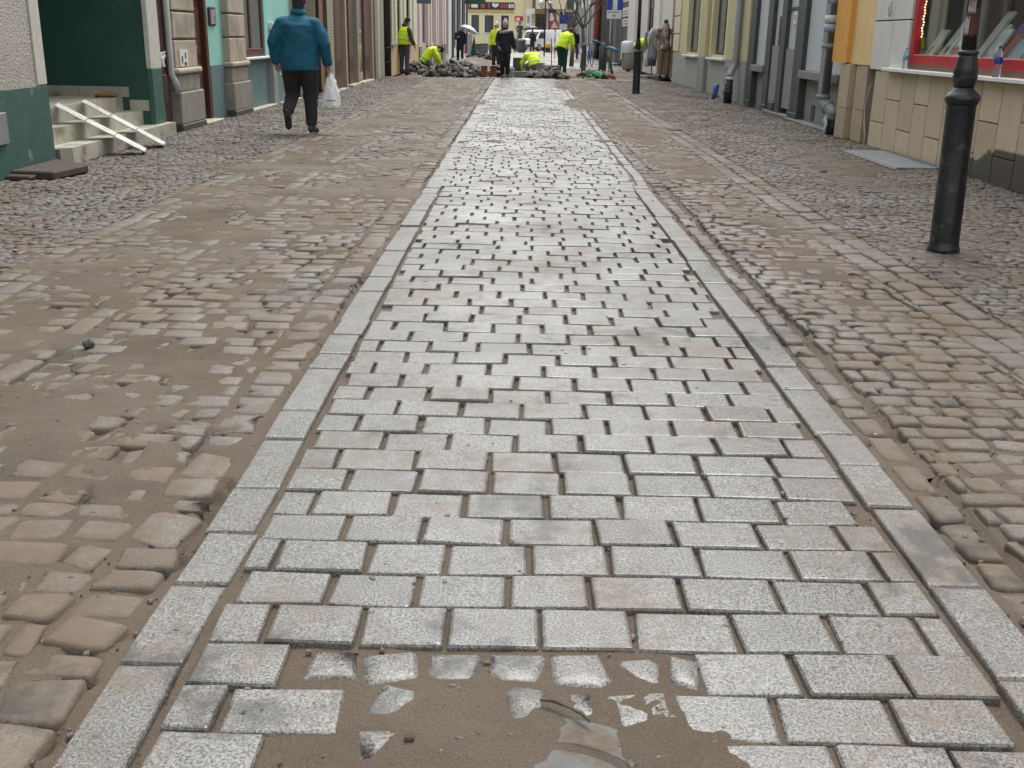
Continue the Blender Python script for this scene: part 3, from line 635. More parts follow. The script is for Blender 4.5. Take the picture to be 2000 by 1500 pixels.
# ---- left 6: grey and white house before the square
m_offw = M('off white render', (0.66, 0.67, 0.66), (0.58, 0.59, 0.58), 2.0, 0.8)
Fh = thing('grey_pillar_house', 'white house with maroon doorway and grey window piers at the square corner', 'house', (-4.0, 68, 0))
facade(Fh, -1, -4.0, 57.5, 80.0, 0.0, TOP, [(58.2, 60.0, 0.03, 3.4), (63.8, 66.6, 0.5, 3.6), (69.0, 72.0, 0.5, 3.6), (74.5, 77.5, 0.5, 3.6)], m_offw, 0.25, 0.6)
door(Fh, -1, -4.0, 58.2, 60.0, 0.03, 3.4, m_maroon, 0.1, 2)
for a, c in ((63.8, 66.6), (69.0, 72.0), (74.5, 77.5)): window(Fh, -1, -4.0, a, c, 0.5, 3.6, m_dkgrey, m_glass, 0.05, 0.15, 1)
for a in (62.6, 67.2, 72.8, 78.3): box('pier', m_dkgrey, Fh, -3.9, -4.01, a, a + 0.8, 0.0, TOP)
gs = thing('green_hanging_sign', 'dark green hanging shop sign high at the square corner', 'sign', (-3.4, 76, 3.2)); box('board', M('dark green enamel', (0.01, 0.07, 0.04), (0.012, 0.09, 0.05), 4.0, 0.35), gs, -3.95, -2.55, 76.0, 76.06, 3.24, 4.2); MB().tube([(-3.9, 76.03, 4.25), (-2.55, 76.03, 4.25)], 0.02, 6).obj('bracket', m_iron, gs)
# ---- right 1: bookshop with stone-clad base
m_lime = M('limestone cladding', (0.44, 0.355, 0.255), (0.38, 0.305, 0.215), 9.0, 0.75, 0.12, 60.0, stain=(0.24, 0.19, 0.13), sscale=11.0, sth=(0.66, 0.74), rand=0.10)
m_marble = M('pale marble slab', (0.66, 0.64, 0.61), (0.56, 0.55, 0.53), 4.0, 0.5, 0.05)
m_orange = M('orange render', (0.70, 0.36, 0.08), (0.65, 0.32, 0.07), 3.0, 0.8, 0.15, 60.0); m_orangel = M('pale orange render', (0.74, 0.53, 0.26), (0.68, 0.48, 0.23), 3.0, 0.8, 0.15, 60.0)
m_redf = M('red window frame', (0.42, 0.012, 0.022), (0.36, 0.01, 0.018), 3.0, 0.4)
m_mort = M('brown mortar', (0.20, 0.13, 0.08), (0.15, 0.10, 0.06), 20.0, 0.9)
def stain_mat():
    """cladding with a damp patch that has its own ragged outline"""
    m, t, p = mk('damp cladding'); pos = wpos(t)
    oi = nd(t, 'ShaderNodeObjectInfo').outputs['Random']
    col = mixc(t, ramp(t, noise(t, pos, 9.0, 5.0), 0.3, 0.7), (0.52, 0.42, 0.30), (0.46, 0.37, 0.26))
    col = mixc(t, 1.0, col, mixc(t, oi, (0.9,) * 3, (1.1,) * 3), 'MULTIPLY')
    sx = nd(t, 'ShaderNodeSeparateXYZ'); t.links.new(pos, sx.inputs[0])
    edge = mth(t, 'ADD', mth(t, 'MULTIPLY', mth(t, 'SUBTRACT', 11.2, sx.outputs['Y']), 0.26), mth(t, 'MULTIPLY', mth(t, 'SUBTRACT', noise(t, pos, 3.0, 5.0, 0.6), 0.5), 0.35))
    edge = mth(t, 'MINIMUM', edge, 0.33)
    f = ramp(t, mth(t, 'SUBTRACT', edge, sx.outputs['Z']), -0.01, 0.012)
    col = mixc(t, f, col, (0.075, 0.066, 0.052))
    t.links.new(col, p.inputs['Base Color']); t.links.new(ramp(t, f, 0, 1, 0.75, 0.5), p.inputs['Roughness'])
    return m
m_damp = stain_mat()
XR = 4.45
K = thing('bookshop', 'bookshop with limestone base, white sill and red framed display window', 'shop', (XR, 10, 0))
facade(K, 1, XR + 0.015, 4.0, 13.30, 0.0, 0.95, [], m_mort, 0.1, 0.3, 4.0, name='base')
wl = facade(K, 1, XR - 0.01, 4.0, 13.95, 0.952, TOP, [(7.4, 12.62, 1.02, 2.7)], m_mort, 0.12, 1.6, 4.0)
# marble slabs right of the window (towards the orange pillar) and above
for a, c in ((12.66, 13.24), (13.25, 13.94)):
    for z0, z1 in ((0.93, 1.50), (1.51, 2.08), (2.09, 2.66)): box('slab', m_marble, K, XR - 0.04, XR + 0.01, a, c - 0.008, z0, z1 - 0.006, bevel=0.004)
box('lintel', m_marble, K, XR - 0.04, XR - 0.012, 4.0, 13.94, 2.70, 3.3)
box('slab', m_marble, K, XR - 0.03, XR - 0.012, 4.0, 7.38, 0.99, 2.69)
box('sill', m_white, K, XR - 0.13, XR + 0.06, 4.0, 13.22, 0.925, 0.965, bevel=0.006)
# limestone tiles, staggered upright
cols = [13.96, 13.74, 13.22, 12.74, 12.28, 11.85, 11.40, 10.95, 10.50, 10.05, 9.60, 9.15, 8.70, 8.25, 7.8, 7.35, 6.9]
hj = {1: 0.31, 2: 0.60, 3: 0.28, 4: 0.60, 5: 0.28, 6: 0.62, 7: 0.24, 8: 0.55, 9: 0.26, 10: 0.60, 11: 0.28, 12: 0.58, 13: 0.3, 14: 0.6, 15: 0.28}
for i in range(1, len(cols) - 1):
    a, c = cols[i + 1], cols[i]; h = hj[i]
    for z0, z1 in ((0.0, h), (h, 0.922)): box('tile', m_damp, K, XR - 0.02, XR + 0.02, a + 0.008, c - 0.008, z0 + 0.004, z1 - 0.008, bevel=0.002)
# window: frame, pane, floor of the display, back of the room
wf = MB(); xa, xb = XR - 0.02, XR + 0.06
wf.box(xa, xb, 12.52, 12.62, 1.02, 2.7).box(xa, xb, 7.4, 7.5, 1.02, 2.7).box(xa, xb, 7.5, 12.52, 1.02, 1.13).box(xa, xb, 7.5, 12.52, 2.6, 2.7)
wfo = wf.obj('window_frame', m_redf, K, bevel=0.008)
gm, gt, gp = mk('shop glass')
gp.inputs['Base Color'].default_value = (0.8, 0.8, 0.8, 1); gp.inputs['Roughness'].default_value = 0.02; gp.inputs['Metallic'].default_value = 1.0
_tr = nd(gt, 'ShaderNodeBsdfTransparent'); _tr.inputs[0].default_value = (0.92, 0.95, 0.94, 1); _lw = nd(gt, 'ShaderNodeLayerWeight'); _lw.inputs[0].default_value = 0.5; _pw = mth(gt, 'POWER', _lw.outputs['Facing'], 4.0); _fc = ramp(gt, _pw, 0.0, 1.0, 0.03, 0.75); _mx = nd(gt, 'ShaderNodeMixShader')
gt.links.new(_fc, _mx.inputs[0]); gt.links.new(_tr.outputs[0], _mx.inputs[1]); gt.links.new(gp.outputs[0], _mx.inputs[2]); gt.links.new(_mx.outputs[0], gt.nodes['Material Output'].inputs['Surface'])
MB().box(XR + 0.02, XR + 0.026, 7.5, 12.52, 1.13, 2.6).obj('pane', gm, wfo)
m_room = M('grey room lining', (0.30, 0.30, 0.28), (0.20, 0.20, 0.19), 1.5, 0.8)
MB().box(XR + 0.03, XR + 1.55, 7.2, 13.3, 1.06, 1.09).obj('display_floor', m_white, K)
MB().box(XR + 1.50, XR + 1.55, 7.2, 13.3, 1.09, 2.8).box(XR + 0.12, XR + 1.5, 13.25, 13.3, 1.09, 2.8).box(XR + 0.12, XR + 1.5, 7.2, 7.25, 1.09, 2.8).box(XR + 0.12, XR + 1.5, 7.2, 13.3, 2.8, 2.85).obj('room', m_room, K)
for i in range(3): box('shelf', m_dkgrey, K, XR + 1.15, XR + 1.5, 7.4, 11.4, 1.55 + i * 0.4, 1.58 + i * 0.4)
# string of lights inside the frame
lt = thing('light_chain', 'string of tiny warm lights along the red window frame edge', 'lights', (XR + 0.05, 12.49, 1.3))
MB().tube([(XR + 0.05, 12.50, 1.30), (XR + 0.05, 12.495, 2.58)], 0.004, 6).obj('wire', m_cable, lt)
m_bulb = M('warm bulb', (1.0, 0.75, 0.45), (1.0, 0.7, 0.4), 3.0, 0.4, emit=1.6)
bu = None
for k in range(40):
    if bu is None: bu = MB().ball((XR + 0.043, 12.488, 1.32), 0.009, 8, 6).obj('bulb', m_bulb, lt, smooth=True)
    else:
        o = bu.copy(); C.objects.link(o); o.parent = lt; o.location = (0.006 * math.sin(k * 1.7), 0.004 * math.cos(k * 2.1), k * 0.031)
# books on display, leaning back
def book(y, x, wy, h, col, col2, name_lbl, lean=0.5, twist=0.0, scale=8.0, z=1.09, th=0.02):
    o = MB().box(-wy / 2, wy / 2, 0, th, 0, h)
    m = M('cover ' + name_lbl, col, col2, scale, 0.35, stretch=(1, 1, 1))
    mat4 = Matrix.Translation((x, y, z)) @ Matrix.Rotation(R(-90 + twist), 4, 'Z') @ Matrix.Rotation(-lean, 4, 'X')
    b = thing('book', name_lbl, 'book', (x, y, z), 'books on display behind the shop glass')
    cov = MB().box(-wy / 2, wy / 2, 0, 0.004, 0, h).box(-wy / 2, wy / 2, th, th + 0.004, 0, h).box(-wy / 2, -wy / 2 + 0.004, 0.004, th, 0, h).xf(mat4).obj('cover', m, b)
    MB().box(-wy / 2 + 0.006, wy / 2 - 0.004, 0.0045, th - 0.0005, 0.004, h - 0.004).xf(mat4).obj('pages', m_white, b)
    return b, mat4
wht = (0.62, 0.64, 0.64)
BK = [(12.40, 0.36, 0.30, (0.60, 0.62, 0.62), (0.55, 0.57, 0.58), 'white children\'s book with a small red flower, beside the red frame corner'),
      (11.97, 0.46, 0.44, (0.60, 0.64, 0.62), (0.54, 0.58, 0.57), 'large white book with red tulip, behind the other tulip books'),
      (11.68, 0.30, 0.30, (0.63, 0.64, 0.66), (0.56, 0.57, 0.6), 'white book with wide red tulip next to the lamp post'),
      (11.06, 0.40, 0.46, (0.30, 0.31, 0.33), (0.45, 0.46, 0.46), 'tall grey book leaning in the shop window'),
      (10.92, 0.34, 0.34, (0.36, 0.37, 0.33), (0.22, 0.23, 0.22), 'dark green grey book beside the tall grey one'),
      (10.78, 0.28, 0.30, (0.60, 0.62, 0.62), (0.12, 0.20, 0.17), 'white and green patterned book behind the blue bottle'),
      (10.52, 0.36, 0.44, (0.30, 0.06, 0.035), (0.24, 0.05, 0.035), 'rust red book with wide cover in the shop window'),
      (10.24, 0.30, 0.34, (0.10, 0.27, 0.50), (0.38, 0.33, 0.25), 'blue landscape cover book in the shop window'),
      (9.98, 0.28, 0.36, (0.52, 0.32, 0.12), (0.46, 0.27, 0.08), 'ochre yellow book in the shop window')]
m_tulip = M('red print', (0.42, 0.045, 0.03), (0.35, 0.03, 0.02), 12.0, 0.4); m_stem = M('green print', (0.05, 0.14, 0.05)); m_bluep = M('blue print', (0.06, 0.10, 0.40))
for i, (y, dx, h, c1, c2, lb) in enumerate(BK):
    b, m4 = book(y, XR + 0.07 + 0.1 * (dx - 0.28), 0.30 if i != 1 else 0.40, h * 1.2, c1, c2, lb, 0.55, rnd.uniform(-12, 12))
    if i < 3:
        r_ = 0.045 + 0.02 * i
        MB().prism([(-r_, 0.10), (-r_ * 0.5, 0.06), (r_ * 0.5, 0.06), (r_, 0.10), (r_ * 0.9, 0.17), (r_ * 0.45, 0.13), (0, 0.18), (-r_ * 0.45, 0.13), (-r_ * 0.9, 0.17)], -0.003, -0.0008, 'y').xf(m4).obj('flower_print', m_tulip, b)
        MB().box(-0.006, 0.006, -0.003, -0.0008, 0.02, 0.06).xf(m4).obj('stem_print', m_stem, b)
    elif i == 6:
        MB().box(-0.1, 0.1, -0.003, -0.0008, 0.30, 0.40).xf(m4).obj('title_band', m_bluep, b)
    elif i == 7:
        MB().box(-0.13, 0.13, -0.003, -0.0008, 0.25, 0.32).xf(m4).obj('title_band', m_tulip, b)
# bottles on the sill
def bottle(x, y, z, s, label, lab_mat, tint):
    t_ = thing('bottle', label, 'bottle', (x, y, z), 'plastic bottles on the shop sill')
    m, t, p = mk('bottle plastic'); p.inputs['Base Color'].default_value = rgba(tint); p.inputs['Roughness'].default_value = 0.06; p.inputs['Transmission Weight'].default_value = 0.9; p.inputs['IOR'].default_value = 1.2
    MB().lathe([(0.026 * s, 0), (0.030 * s, 0.004 * s), (0.029 * s, 0.05 * s), (0.025 * s, 0.07 * s), (0.029 * s, 0.09 * s), (0.031 * s, 0.15 * s), (0.027 * s, 0.175 * s), (0.013 * s, 0.205 * s), (0.012 * s, 0.22 * s)], (x, y, z), 20).obj('body', m, t_, smooth=True)
    MB().lathe([(0.0305 * s, 0.10 * s), (0.0318 * s, 0.102 * s), (0.0322 * s, 0.148 * s), (0.0312 * s, 0.15 * s)], (x, y, z), 20).obj('wrapper', lab_mat, t_, smooth=True)
    MB().lathe([(0.014 * s, 0.212 * s), (0.0142 * s, 0.214 * s), (0.0142 * s, 0.232 * s), (0.012 * s, 0.234 * s)], (x, y, z), 14).obj('cap', lab_mat, t_, smooth=True)
bottle(XR - 0.075, 12.56, 0.965, 1.0, 'small clear bottle with light blue wrapper at the red frame corner', M('light blue wrapper', (0.12, 0.42, 0.58), None, 5.0, 0.35), (0.85, 0.88, 0.95))
bottle(XR - 0.085, 10.10, 0.965, 1.18, 'larger clear bottle with dark blue wrapper on the white sill', M('dark blue wrapper', (0.02, 0.06, 0.33), None, 5.0, 0.35), (0.75, 0.82, 0.98))
# orange pillar between bookshop and boarded shop
O = thing('orange_house', 'orange rendered pillar house over limestone posts beside the grey downpipe', 'house', (4.45, 14.7, 0))
facade(O, 1, XR - 0.03, 13.96, 14.80, 0.97, TOP, [], m_orangel, 0.1, 0.5); facade(O, 1, XR - 0.10, 14.80, 15.45, 0.985, TOP, [], m_orange, 0.1, 0.5)
for a, c, o_ in ((14.06, 14.42, 0.0), (14.62, 15.05, 0.06), (15.06, 15.20, 0.0)):
    for z0, z1 in ((0.0, 0.40), (0.405, 0.965)): box('post', m_lime, O, XR - 0.02 - o_, XR + 0.25, a, c - 0.006, z0, z1, bevel=0.004)
box('post', m_peach, O, XR + 0.0, XR + 0.2, 14.44, 14.60, 0.0, 0.965); box('recess', m_dkgrey, O, XR + 0.2, XR + 0.4, 13.3, 15.45, 0.0, 0.98, bevel=0.0)
MB().tube([(XR + 0.10, 13.86, 0.96), (XR + 0.10, 13.86, 0.03)], 0.055, 12).obj('drain_pipe', m_dp_g, O, smooth=True)
tag(MB().tube([(XR + 0.02, 13.98, 0.75), (XR + 0.01, 14.0, 0.62), (XR - 0.0, 14.06, 0.48), (XR - 0.035, 13.92, 0.30), (XR - 0.05, 13.78, 0.12), (XR - 0.06, 13.74, 0.01)], 0.008, 8).obj('loose_cable', m_dp_w, None, smooth=True, loc=(XR - 0.05, 13.8, 0.0)), 'loose grey cable hanging out of the gap between limestone posts', 'cable')
tag(MB().tube([(XR - 0.05, 13.35, 1.72), (XR - 0.06, 13.42, 1.64), (XR - 0.06, 13.38, 1.55), (XR - 0.055, 13.33, 1.60), (XR - 0.06, 13.40, 1.68)], 0.008, 8).obj('hook', m_dp_w, None, smooth=True, loc=(XR - 0.05, 13.38, 1.6)), 'small bent metal hook on the pale marble slabs', 'hook')
# grate in the pavement
gr = thing('cellar_cover', 'flat blue grey metal cover in the pavement before the limestone base', 'cover', (4.12, 12.0, 0.0))
box('plate', M('galvanised sheet', (0.27, 0.30, 0.33), (0.22, 0.245, 0.27), 5.0, 0.42, metal=0.4), gr, 3.92, 4.34, 11.1, 12.85, 0.0, 0.022, bevel=0.003)
box('frame', m_dkgrey, gr, 4.345, 4.40, 11.05, 12.9, 0.0, 0.03); box('frame', m_concrete, gr, 3.87, 3.915, 11.05, 12.9, 0.0, 0.015)
# ---- right 2: boarded grey shop
m_gboard = M('grey painted board', (0.48, 0.505, 0.54), (0.43, 0.455, 0.485), 2.0, 0.55, 0.08, 30.0, stain=(0.07, 0.075, 0.08), sscale=7.0, sth=(0.73, 0.77), stretch=(1, 1.6, 0.35))
m_gply = M('grey plinth render', (0.25, 0.245, 0.225), (0.20, 0.195, 0.18), 3.0, 0.85, 0.25, 40.0)
m_wwood = M('weathered grey planks', (0.30, 0.285, 0.28), (0.20, 0.19, 0.185), 9.0, 0.85, 0.4, 30.0, stretch=(8, 8, 0.5))
G2 = thing('boarded_shop', 'closed grey shop with boarded windows, black posts and weathered plank door', 'shop', (4.55, 18.7, 0))
facade(G2, 1, 4.62, 15.45, 21.95, 0.0, TOP, [], m_gply, 0.1, 0.4)
def post(a, c, x0=4.50, z1=3.0): box('post', m_dkgrey, G2, x0, 4.63, a, c, 0.12, z1); box('post_foot', m_dkgrey, G2, x0 - 0.02, 4.635, a - 0.02, c + 0.02, 0.0, 0.12)
for a, c in ((21.45, 21.85), (20.02, 20.42), (17.72, 18.25)): post(a, c)
box('post', m_dkgrey, G2, 4.49, 4.6, 18.95, 19.3, 0.02, 3.0)
for a, c in ((15.5, 17.72), (20.42, 21.45)):
    box('board', m_gboard, G2, 4.57, 4.615, a + 0.01, c - 0.01, 0.80, 3.0); box('sill', m_concrete, G2, 4.46, 4.62, a, c, 0.68, 0.80)
box('board', m_gboard, G2, 4.56, 4.615, 18.26, 18.94, 1.12, 3.0); box('board', m_gboard, G2, 4.57, 4.615, 19.6, 20.0, 1.15, 3.0)
for k in range(4): box('plank', m_wwood, G2, 4.53, 4.565, 18.27 + k * 0.165, 18.27 + k * 0.165 + 0.158, 0.14, 1.12, bevel=0.004)
for k in range(4): box('plank', m_wwood, G2, 4.53, 4.565, 19.32 + k * 0.17, 19.32 + k * 0.17 + 0.163, 0.20, 1.16, bevel=0.004)
box('handle_bar', m_concrete, G2, 4.48, 4.53, 19.36, 19.42, 1.16, 1.65); box('doorstep', m_concrete, G2, 4.44, 4.62, 18.2, 20.0, 0.0, 0.05); box('block', m_dkgrey, G2, 4.47, 4.60, 19.35, 19.75, 0.05, 0.20)
sg = box('paper_notice', m_white, G2, 4.545, 4.56, 18.45, 18.68, 1.52, 1.72, bevel=0.0); box('mark', M('amber print', (0.5, 0.3, 0.03)), sg, 4.542, 4.545, 18.52, 18.61, 1.57, 1.66, bevel=0.0)
box('ledge', m_dkgrey, G2, 4.53, 4.56, 18.27, 18.93, 1.74, 1.79); box('vent', m_dkgrey, G2, 4.605, 4.62, 17.05, 17.25, 0.06, 0.30); box('strip', m_concrete, G2, 4.42, 4.60, 15.5, 18.2, 0.0, 0.03)
dp = pipe(G2, [(4.33, 15.62, TOP), (4.33, 15.62, 0.46), (4.335, 15.60, 0.42), (4.42, 15.36, 0.29), (4.43, 15.33, 0.24)], 0.085, m_dp_g, [((4.33, 15.62, 1.19), (0, 0, 1)), ((4.33, 15.62, 0.50), (0, 0, 1)), ((4.38, 15.49, 0.355), (0.3, -0.85, -0.45))])
pipe(G2, [(4.43, 15.32, 0.27), (4.43, 15.32, 0.0)], 0.095, m_iron, [((4.43, 15.32, 0.2), (0, 0, 1))], 'standpipe')
for z, c1, c2 in ((1.76, (0.10, 0.25, 0.45), (0.55, 0.6, 0.65)), (1.50, (0.62, 0.64, 0.64), (0.5, 0.5, 0.52)), (1.38, (0.45, 0.5, 0.55), (0.10, 0.22, 0.40))):
    MB().tube([(4.33, 15.62, z), (4.33, 15.62, z + 0.10)], 0.0868, 16).obj('sticker', M('sticker %.2f' % z, c1, c2, 25.0, 0.4), dp, smooth=True)
tag(MB().tube([(4.30, 15.30, 0.12), (4.29, 15.29, 0.2), (4.30, 15.27, 0.26), (4.31, 15.25, 0.14), (4.28, 15.24, 0.05), (4.29, 15.22, 0.01)], [0.012, 0.03, 0.02, 0.024, 0.01, 0.006], 8).obj('plastic_scrap', M('green white plastic', (0.35, 0.50, 0.42), (0.6, 0.65, 0.62), 30.0, 0.4), None, smooth=True, loc=(4.29, 15.25, 0)), 'green and white plastic scrap stuck beside the black standpipe', 'scrap')
# ---- right 3: yellow house with grey plinth
m_yel = M('pale yellow render', (0.60, 0.56, 0.34), (0.55, 0.51, 0.31), 2.0, 0.8, 0.1, 50.0); m_yel2 = M('yellow pilaster render', (0.52, 0.48, 0.28), (0.47, 0.43, 0.25), 2.0, 0.8, 0.1, 50.0)
m_gpl = M('pale grey plinth', (0.37, 0.385, 0.37), (0.32, 0.335, 0.32), 2.0, 0.8, 0.15, 40.0, stain=(0.24, 0.24, 0.22), sscale=1.5, sth=(0.58, 0.75)); m_gpl2 = M('mid grey plinth', (0.265, 0.28, 0.275), (0.235, 0.25, 0.245), 2.0, 0.8, 0.15, 40.0)
Yh = thing('yellow_house', 'pale yellow house with grey plinth, two tall windows and white sills', 'house', (4.6, 28, 0))
wy = [(24.95, 26.75), (28.75, 30.75)]
facade(Yh, 1, 4.60, 22.0, 33.4, 0.84, TOP, [(a, c, 0.9, 3.0) for a, c in wy], m_yel, 0.25, 0.6)
facade(Yh, 1, 4.585, 22.0, 33.4, 0.0, 0.838, [], m_gpl, 0.1, 0.3, name='plinth')
for a, c in ((22.05, 24.35), (27.15, 28.1)):
    box('pilaster', m_yel2, Yh, 4.50, 4.61, a, c, 0.84, TOP); box('pilaster_foot', m_gpl2, Yh, 4.49, 4.60, a - 0.01, c + 0.01, 0.0, 0.84)
for a, c in wy:
    window(Yh, 1, 4.60, a, c, 0.9, 3.0, m_dkgrey, m_glassl, 0.10, 0.09, 1); sill(Yh, 1, 4.585, a - 0.25, c + 0.15, 0.84, m_white, 0.11, 0.05)
    box('surround', m_yel, Yh, 4.57, 4.60, a - 0.22, a, 0.86, 3.2); box('surround', m_yel, Yh, 4.57, 4.60, c, c + 0.22, 0.86, 3.2)
for k in range(8): box('quoin', m_cream, Yh, 4.56, 4.60, 32.2, 33.38, 0.9 + k * 0.5, 1.36 + k * 0.5, bevel=0.012)
pipe(Yh, [(4.42, 22.75, TOP), (4.42, 22.75, 0.80), (4.40, 22.73, 0.72), (4.30, 22.60, 0.56), (4.28, 22.55, 0.50)], 0.07, m_dp_g, [((4.42, 22.75, 2.4), (0, 0, 1))])
sp = pipe(Yh, [(4.28, 22.55, 0.50), (4.28, 22.55, 0.0)], 0.085, m_iron, [((4.28, 22.55, 0.22), (0, 0, 1))], 'standpipe'); MB().lathe([(0.09, 0.47), (0.096, 0.475), (0.096, 0.515), (0.085, 0.52)], (4.28, 22.55, 0), 16).obj('rim', m_white, sp, smooth=True)
pipe(Yh, [(4.56, 22.02, TOP), (4.56, 22.02, 0.0)], 0.035, m_beige)
# ---- right 4: white house with the clothes shop
W = thing('white_house', 'off white house with clothes shop door and arched display window', 'house', (4.75, 40, 0))
m_offc = M('creamy white render', (0.62, 0.61, 0.57), (0.56, 0.55, 0.51), 2.0, 0.8, 0.08)
facade(W, 1, 4.75, 33.4, 48.2, 0.0, TOP, [(34.0, 35.3, 0.06, 3.0), (40.2, 42.3, 0.55, 3.2)], m_offc, 0.3, 0.6)
box('pier', m_white, W, 4.55, 4.76, 45.2, 48.0, 0.0, TOP); box('pier', m_white, W, 4.66, 4.76, 38.0, 39.6, 0.0, TOP); box('panel', m_dkgrey, W, 4.70, 4.76, 35.35, 37.3, 0.1, 0.75)
d_ = door(W, 1, 4.75, 34.0, 35.3, 0.06, 3.0, m_black, 0.1, 1); box('step', m_concrete, W, 4.45, 4.76, 35.0, 37.6, 0.0, 0.10)
wd = window(W, 1, 4.75, 40.2, 42.3, 0.55, 3.2, m_black, m_glassl, 0.06, 0.09, 1)
ar = MB().tube([(4.80, 40.35 + 1.8 * k / 10, 1.6 + 0.75 * math.sin(math.pi * k / 10)) for k in range(11)], 0.025, 8); ar.obj('arch', m_dkgrey, wd, smooth=True)
# ---- right 5: dark shop with notices, then narrow houses to the square
m_charc = M('charcoal cladding', (0.055, 0.06, 0.068), (0.075, 0.08, 0.088), 2.0, 0.55, stretch=(3, 3, 0.4))
N = thing('dark_shop', 'dark shop front with white notice boards and a grey framed door', 'shop', (4.7, 51, 0))
facade(N, 1, 4.72, 48.2, 58.0, 0.0, TOP, [(52.6, 55.2, 0.05, 2.9)], m_black, 0.2, 0.5)
dg = box('door', m_dkgrey, N, 4.80, 4.86, 52.75, 55.05, 0.06, 2.8); box('pane', m_glass, dg, 4.79, 4.80, 52.95, 54.85, 0.2, 2.6); box('handle', m_white, dg, 4.74, 4.79, 52.82, 52.9, 1.1, 1.3)
for q in (52.6, 55.1): box('door_frame', m_dp_g, N, 4.62, 4.8, q, q + 0.16, 0.0, 2.95)
m_note = M('white notice', (0.66, 0.67, 0.66), (0.60, 0.61, 0.60), 6.0, 0.5); m_ink = M('grey print', (0.16, 0.16, 0.17))
for k, (z0, z1) in enumerate(((2.45, 3.0), (1.82, 2.2), (1.4, 1.72), (0.42, 0.74))):
    nt_ = box('notice_board', m_note, N, 4.66, 4.72, 48.9, 51.9, z0 + 0.35, z1 + 0.35, bevel=0.0)
    for r_ in range(2):
        for q in range(5): box('text_mark', m_ink, nt_, 4.655, 4.66, 49.2 + q * 0.5, 49.55 + q * 0.5, z0 + 0.42 + r_ * 0.12, z0 + 0.48 + r_ * 0.12, bevel=0.0)
box('step', m_concrete, N, 4.4, 4.72, 52.6, 55.2, 0.0, 0.05)
H6 = thing('slate_house', 'slate dark house with ribbed cladding and brick red downpipe', 'house', (4.7, 61, 0))
facade(H6, 1, 4.70, 58.0, 66.5, 0.0, TOP, [], m_charc, 0.1, 0.4)
for k in range(12): box('rib', m_charc, H6, 4.66, 4.70, 58.3 + k * 0.66, 58.5 + k * 0.66, 0.0, TOP)
m_brickred = M('brick red pipe paint', (0.30, 0.075, 0.05), (0.24, 0.06, 0.04), 4.0, 0.5)
pipe(H6, [(4.50, 66.6, TOP), (4.50, 66.6, 0.9)], 0.22, m_brickred, [((4.5, 66.6, 2.0), (0, 0, 1))]); pipe(H6, [(4.50, 66.6, 0.9), (4.50, 66.6, 0.0)], 0.16, m_iron, (), 'standpipe')
H7 = thing('grey_narrow_house', 'narrow grey and cream house with dark windows at the square', 'house', (4.6, 73, 0))
facade(H7, 1, 4.6, 66.8, 100.0, 0.0, TOP, [(68.0, 70.0, 0.6, 3.4), (71.5, 73.5, 0.6, 3.4), (75.5, 78.0, 0.6, 3.4)], m_offc, 0.2, 0.5)
for a, c in ((68.0, 70.0), (71.5, 73.5), (75.5, 78.0)): window(H7, 1, 4.6, a, c, 0.6, 3.4, m_dkgrey, m_glass, 0.05, 0.12, 1)
for a in (70.4, 74.0, 78.6): box('pilaster', m_gpl2, H7, 4.5, 4.61, a, a + 0.7, 0.0, TOP)
for a in (82.0, 88.0, 94.0): box('pilaster', m_gpl2, H7, 4.5, 4.61, a, a + 1.2, 0.0, TOP); box('shutter', m_dkgrey, H7, 4.55, 4.61, a + 2, a + 4.5, 0.4, 3.4)
# ---- end of the street: pale yellow building on the square
m_ends = M('pale yellow facade', (0.72, 0.66, 0.40), (0.66, 0.60, 0.36), 0.8, 0.8); m_endd = M('sand facade', (0.60, 0.53, 0.38), (0.55, 0.48, 0.34), 0.8, 0.8)
S = thing('corner_building', 'pale yellow building closing the street with a dark lettered fascia', 'building', (0, 90, 0))
YE = 88.0
def zE(z): return 1.25 + (z - 1.25) * 88.0 / 80.0
def xE(x): return x * 88.0 / 80.0
holes_e = [(-3.9, -3.05), (-2.95, -2.05), (-1.55, -0.75)]
m = MB(); xs = sorted({-14.0, 0.3, *[q for h in ((-3.8, -3.25), (-2.75, -2.1), (-1.55, -1.05)) for q in h]})
hw = [(-4.05, -3.45), (-3.0, -2.3), (-1.7, -1.1)]
xs = sorted({-14.0, 0.25, *[q for h in hw for q in h]})
for a, c in zip(xs, xs[1:]):
    mid = (a + c) / 2
    if any(h[0] < mid < h[1] for h in hw): m.box(a, c, YE, YE + 0.3, 0, 1.45); m.box(a, c, YE, YE + 0.3, 2.75, 3.3)
    else: m.box(a, c, YE, YE + 0.3, 0, 3.3)
m.box(-14, 0.25, YE, YE + 0.3, 3.3, 7); m.box(-14, 12, YE + 0.6, YE + 6, 0, 7)
m.obj('wall', m_ends, S)
for a, c in hw:
    wn = MB().box(a, a + 0.08, YE + 0.12, YE + 0.18, 1.45, 2.75).box(c - 0.08, c, YE + 0.12, YE + 0.18, 1.45, 2.75).box(a + 0.08, c - 0.08, YE + 0.12, YE + 0.18, 1.45, 1.53).box(a + 0.08, c - 0.08, YE + 0.12, YE + 0.18, 2.67, 2.75).box(a + 0.2, a + 0.26, YE + 0.125, YE + 0.18, 1.53, 2.67).obj('window', m_dkgrey, S)
    MB().box(a + 0.08, c - 0.08, YE + 0.15, YE + 0.155, 1.5, 2.7).obj('pane', m_glass, wn); box('sill', m_white, S, a - 0.08, c + 0.08, YE - 0.1, YE + 0.1, 1.38, 1.45)
    box('surround', m_white, S, a - 0.14, a - 0.01, YE - 0.03, YE, 1.45, 2.9)
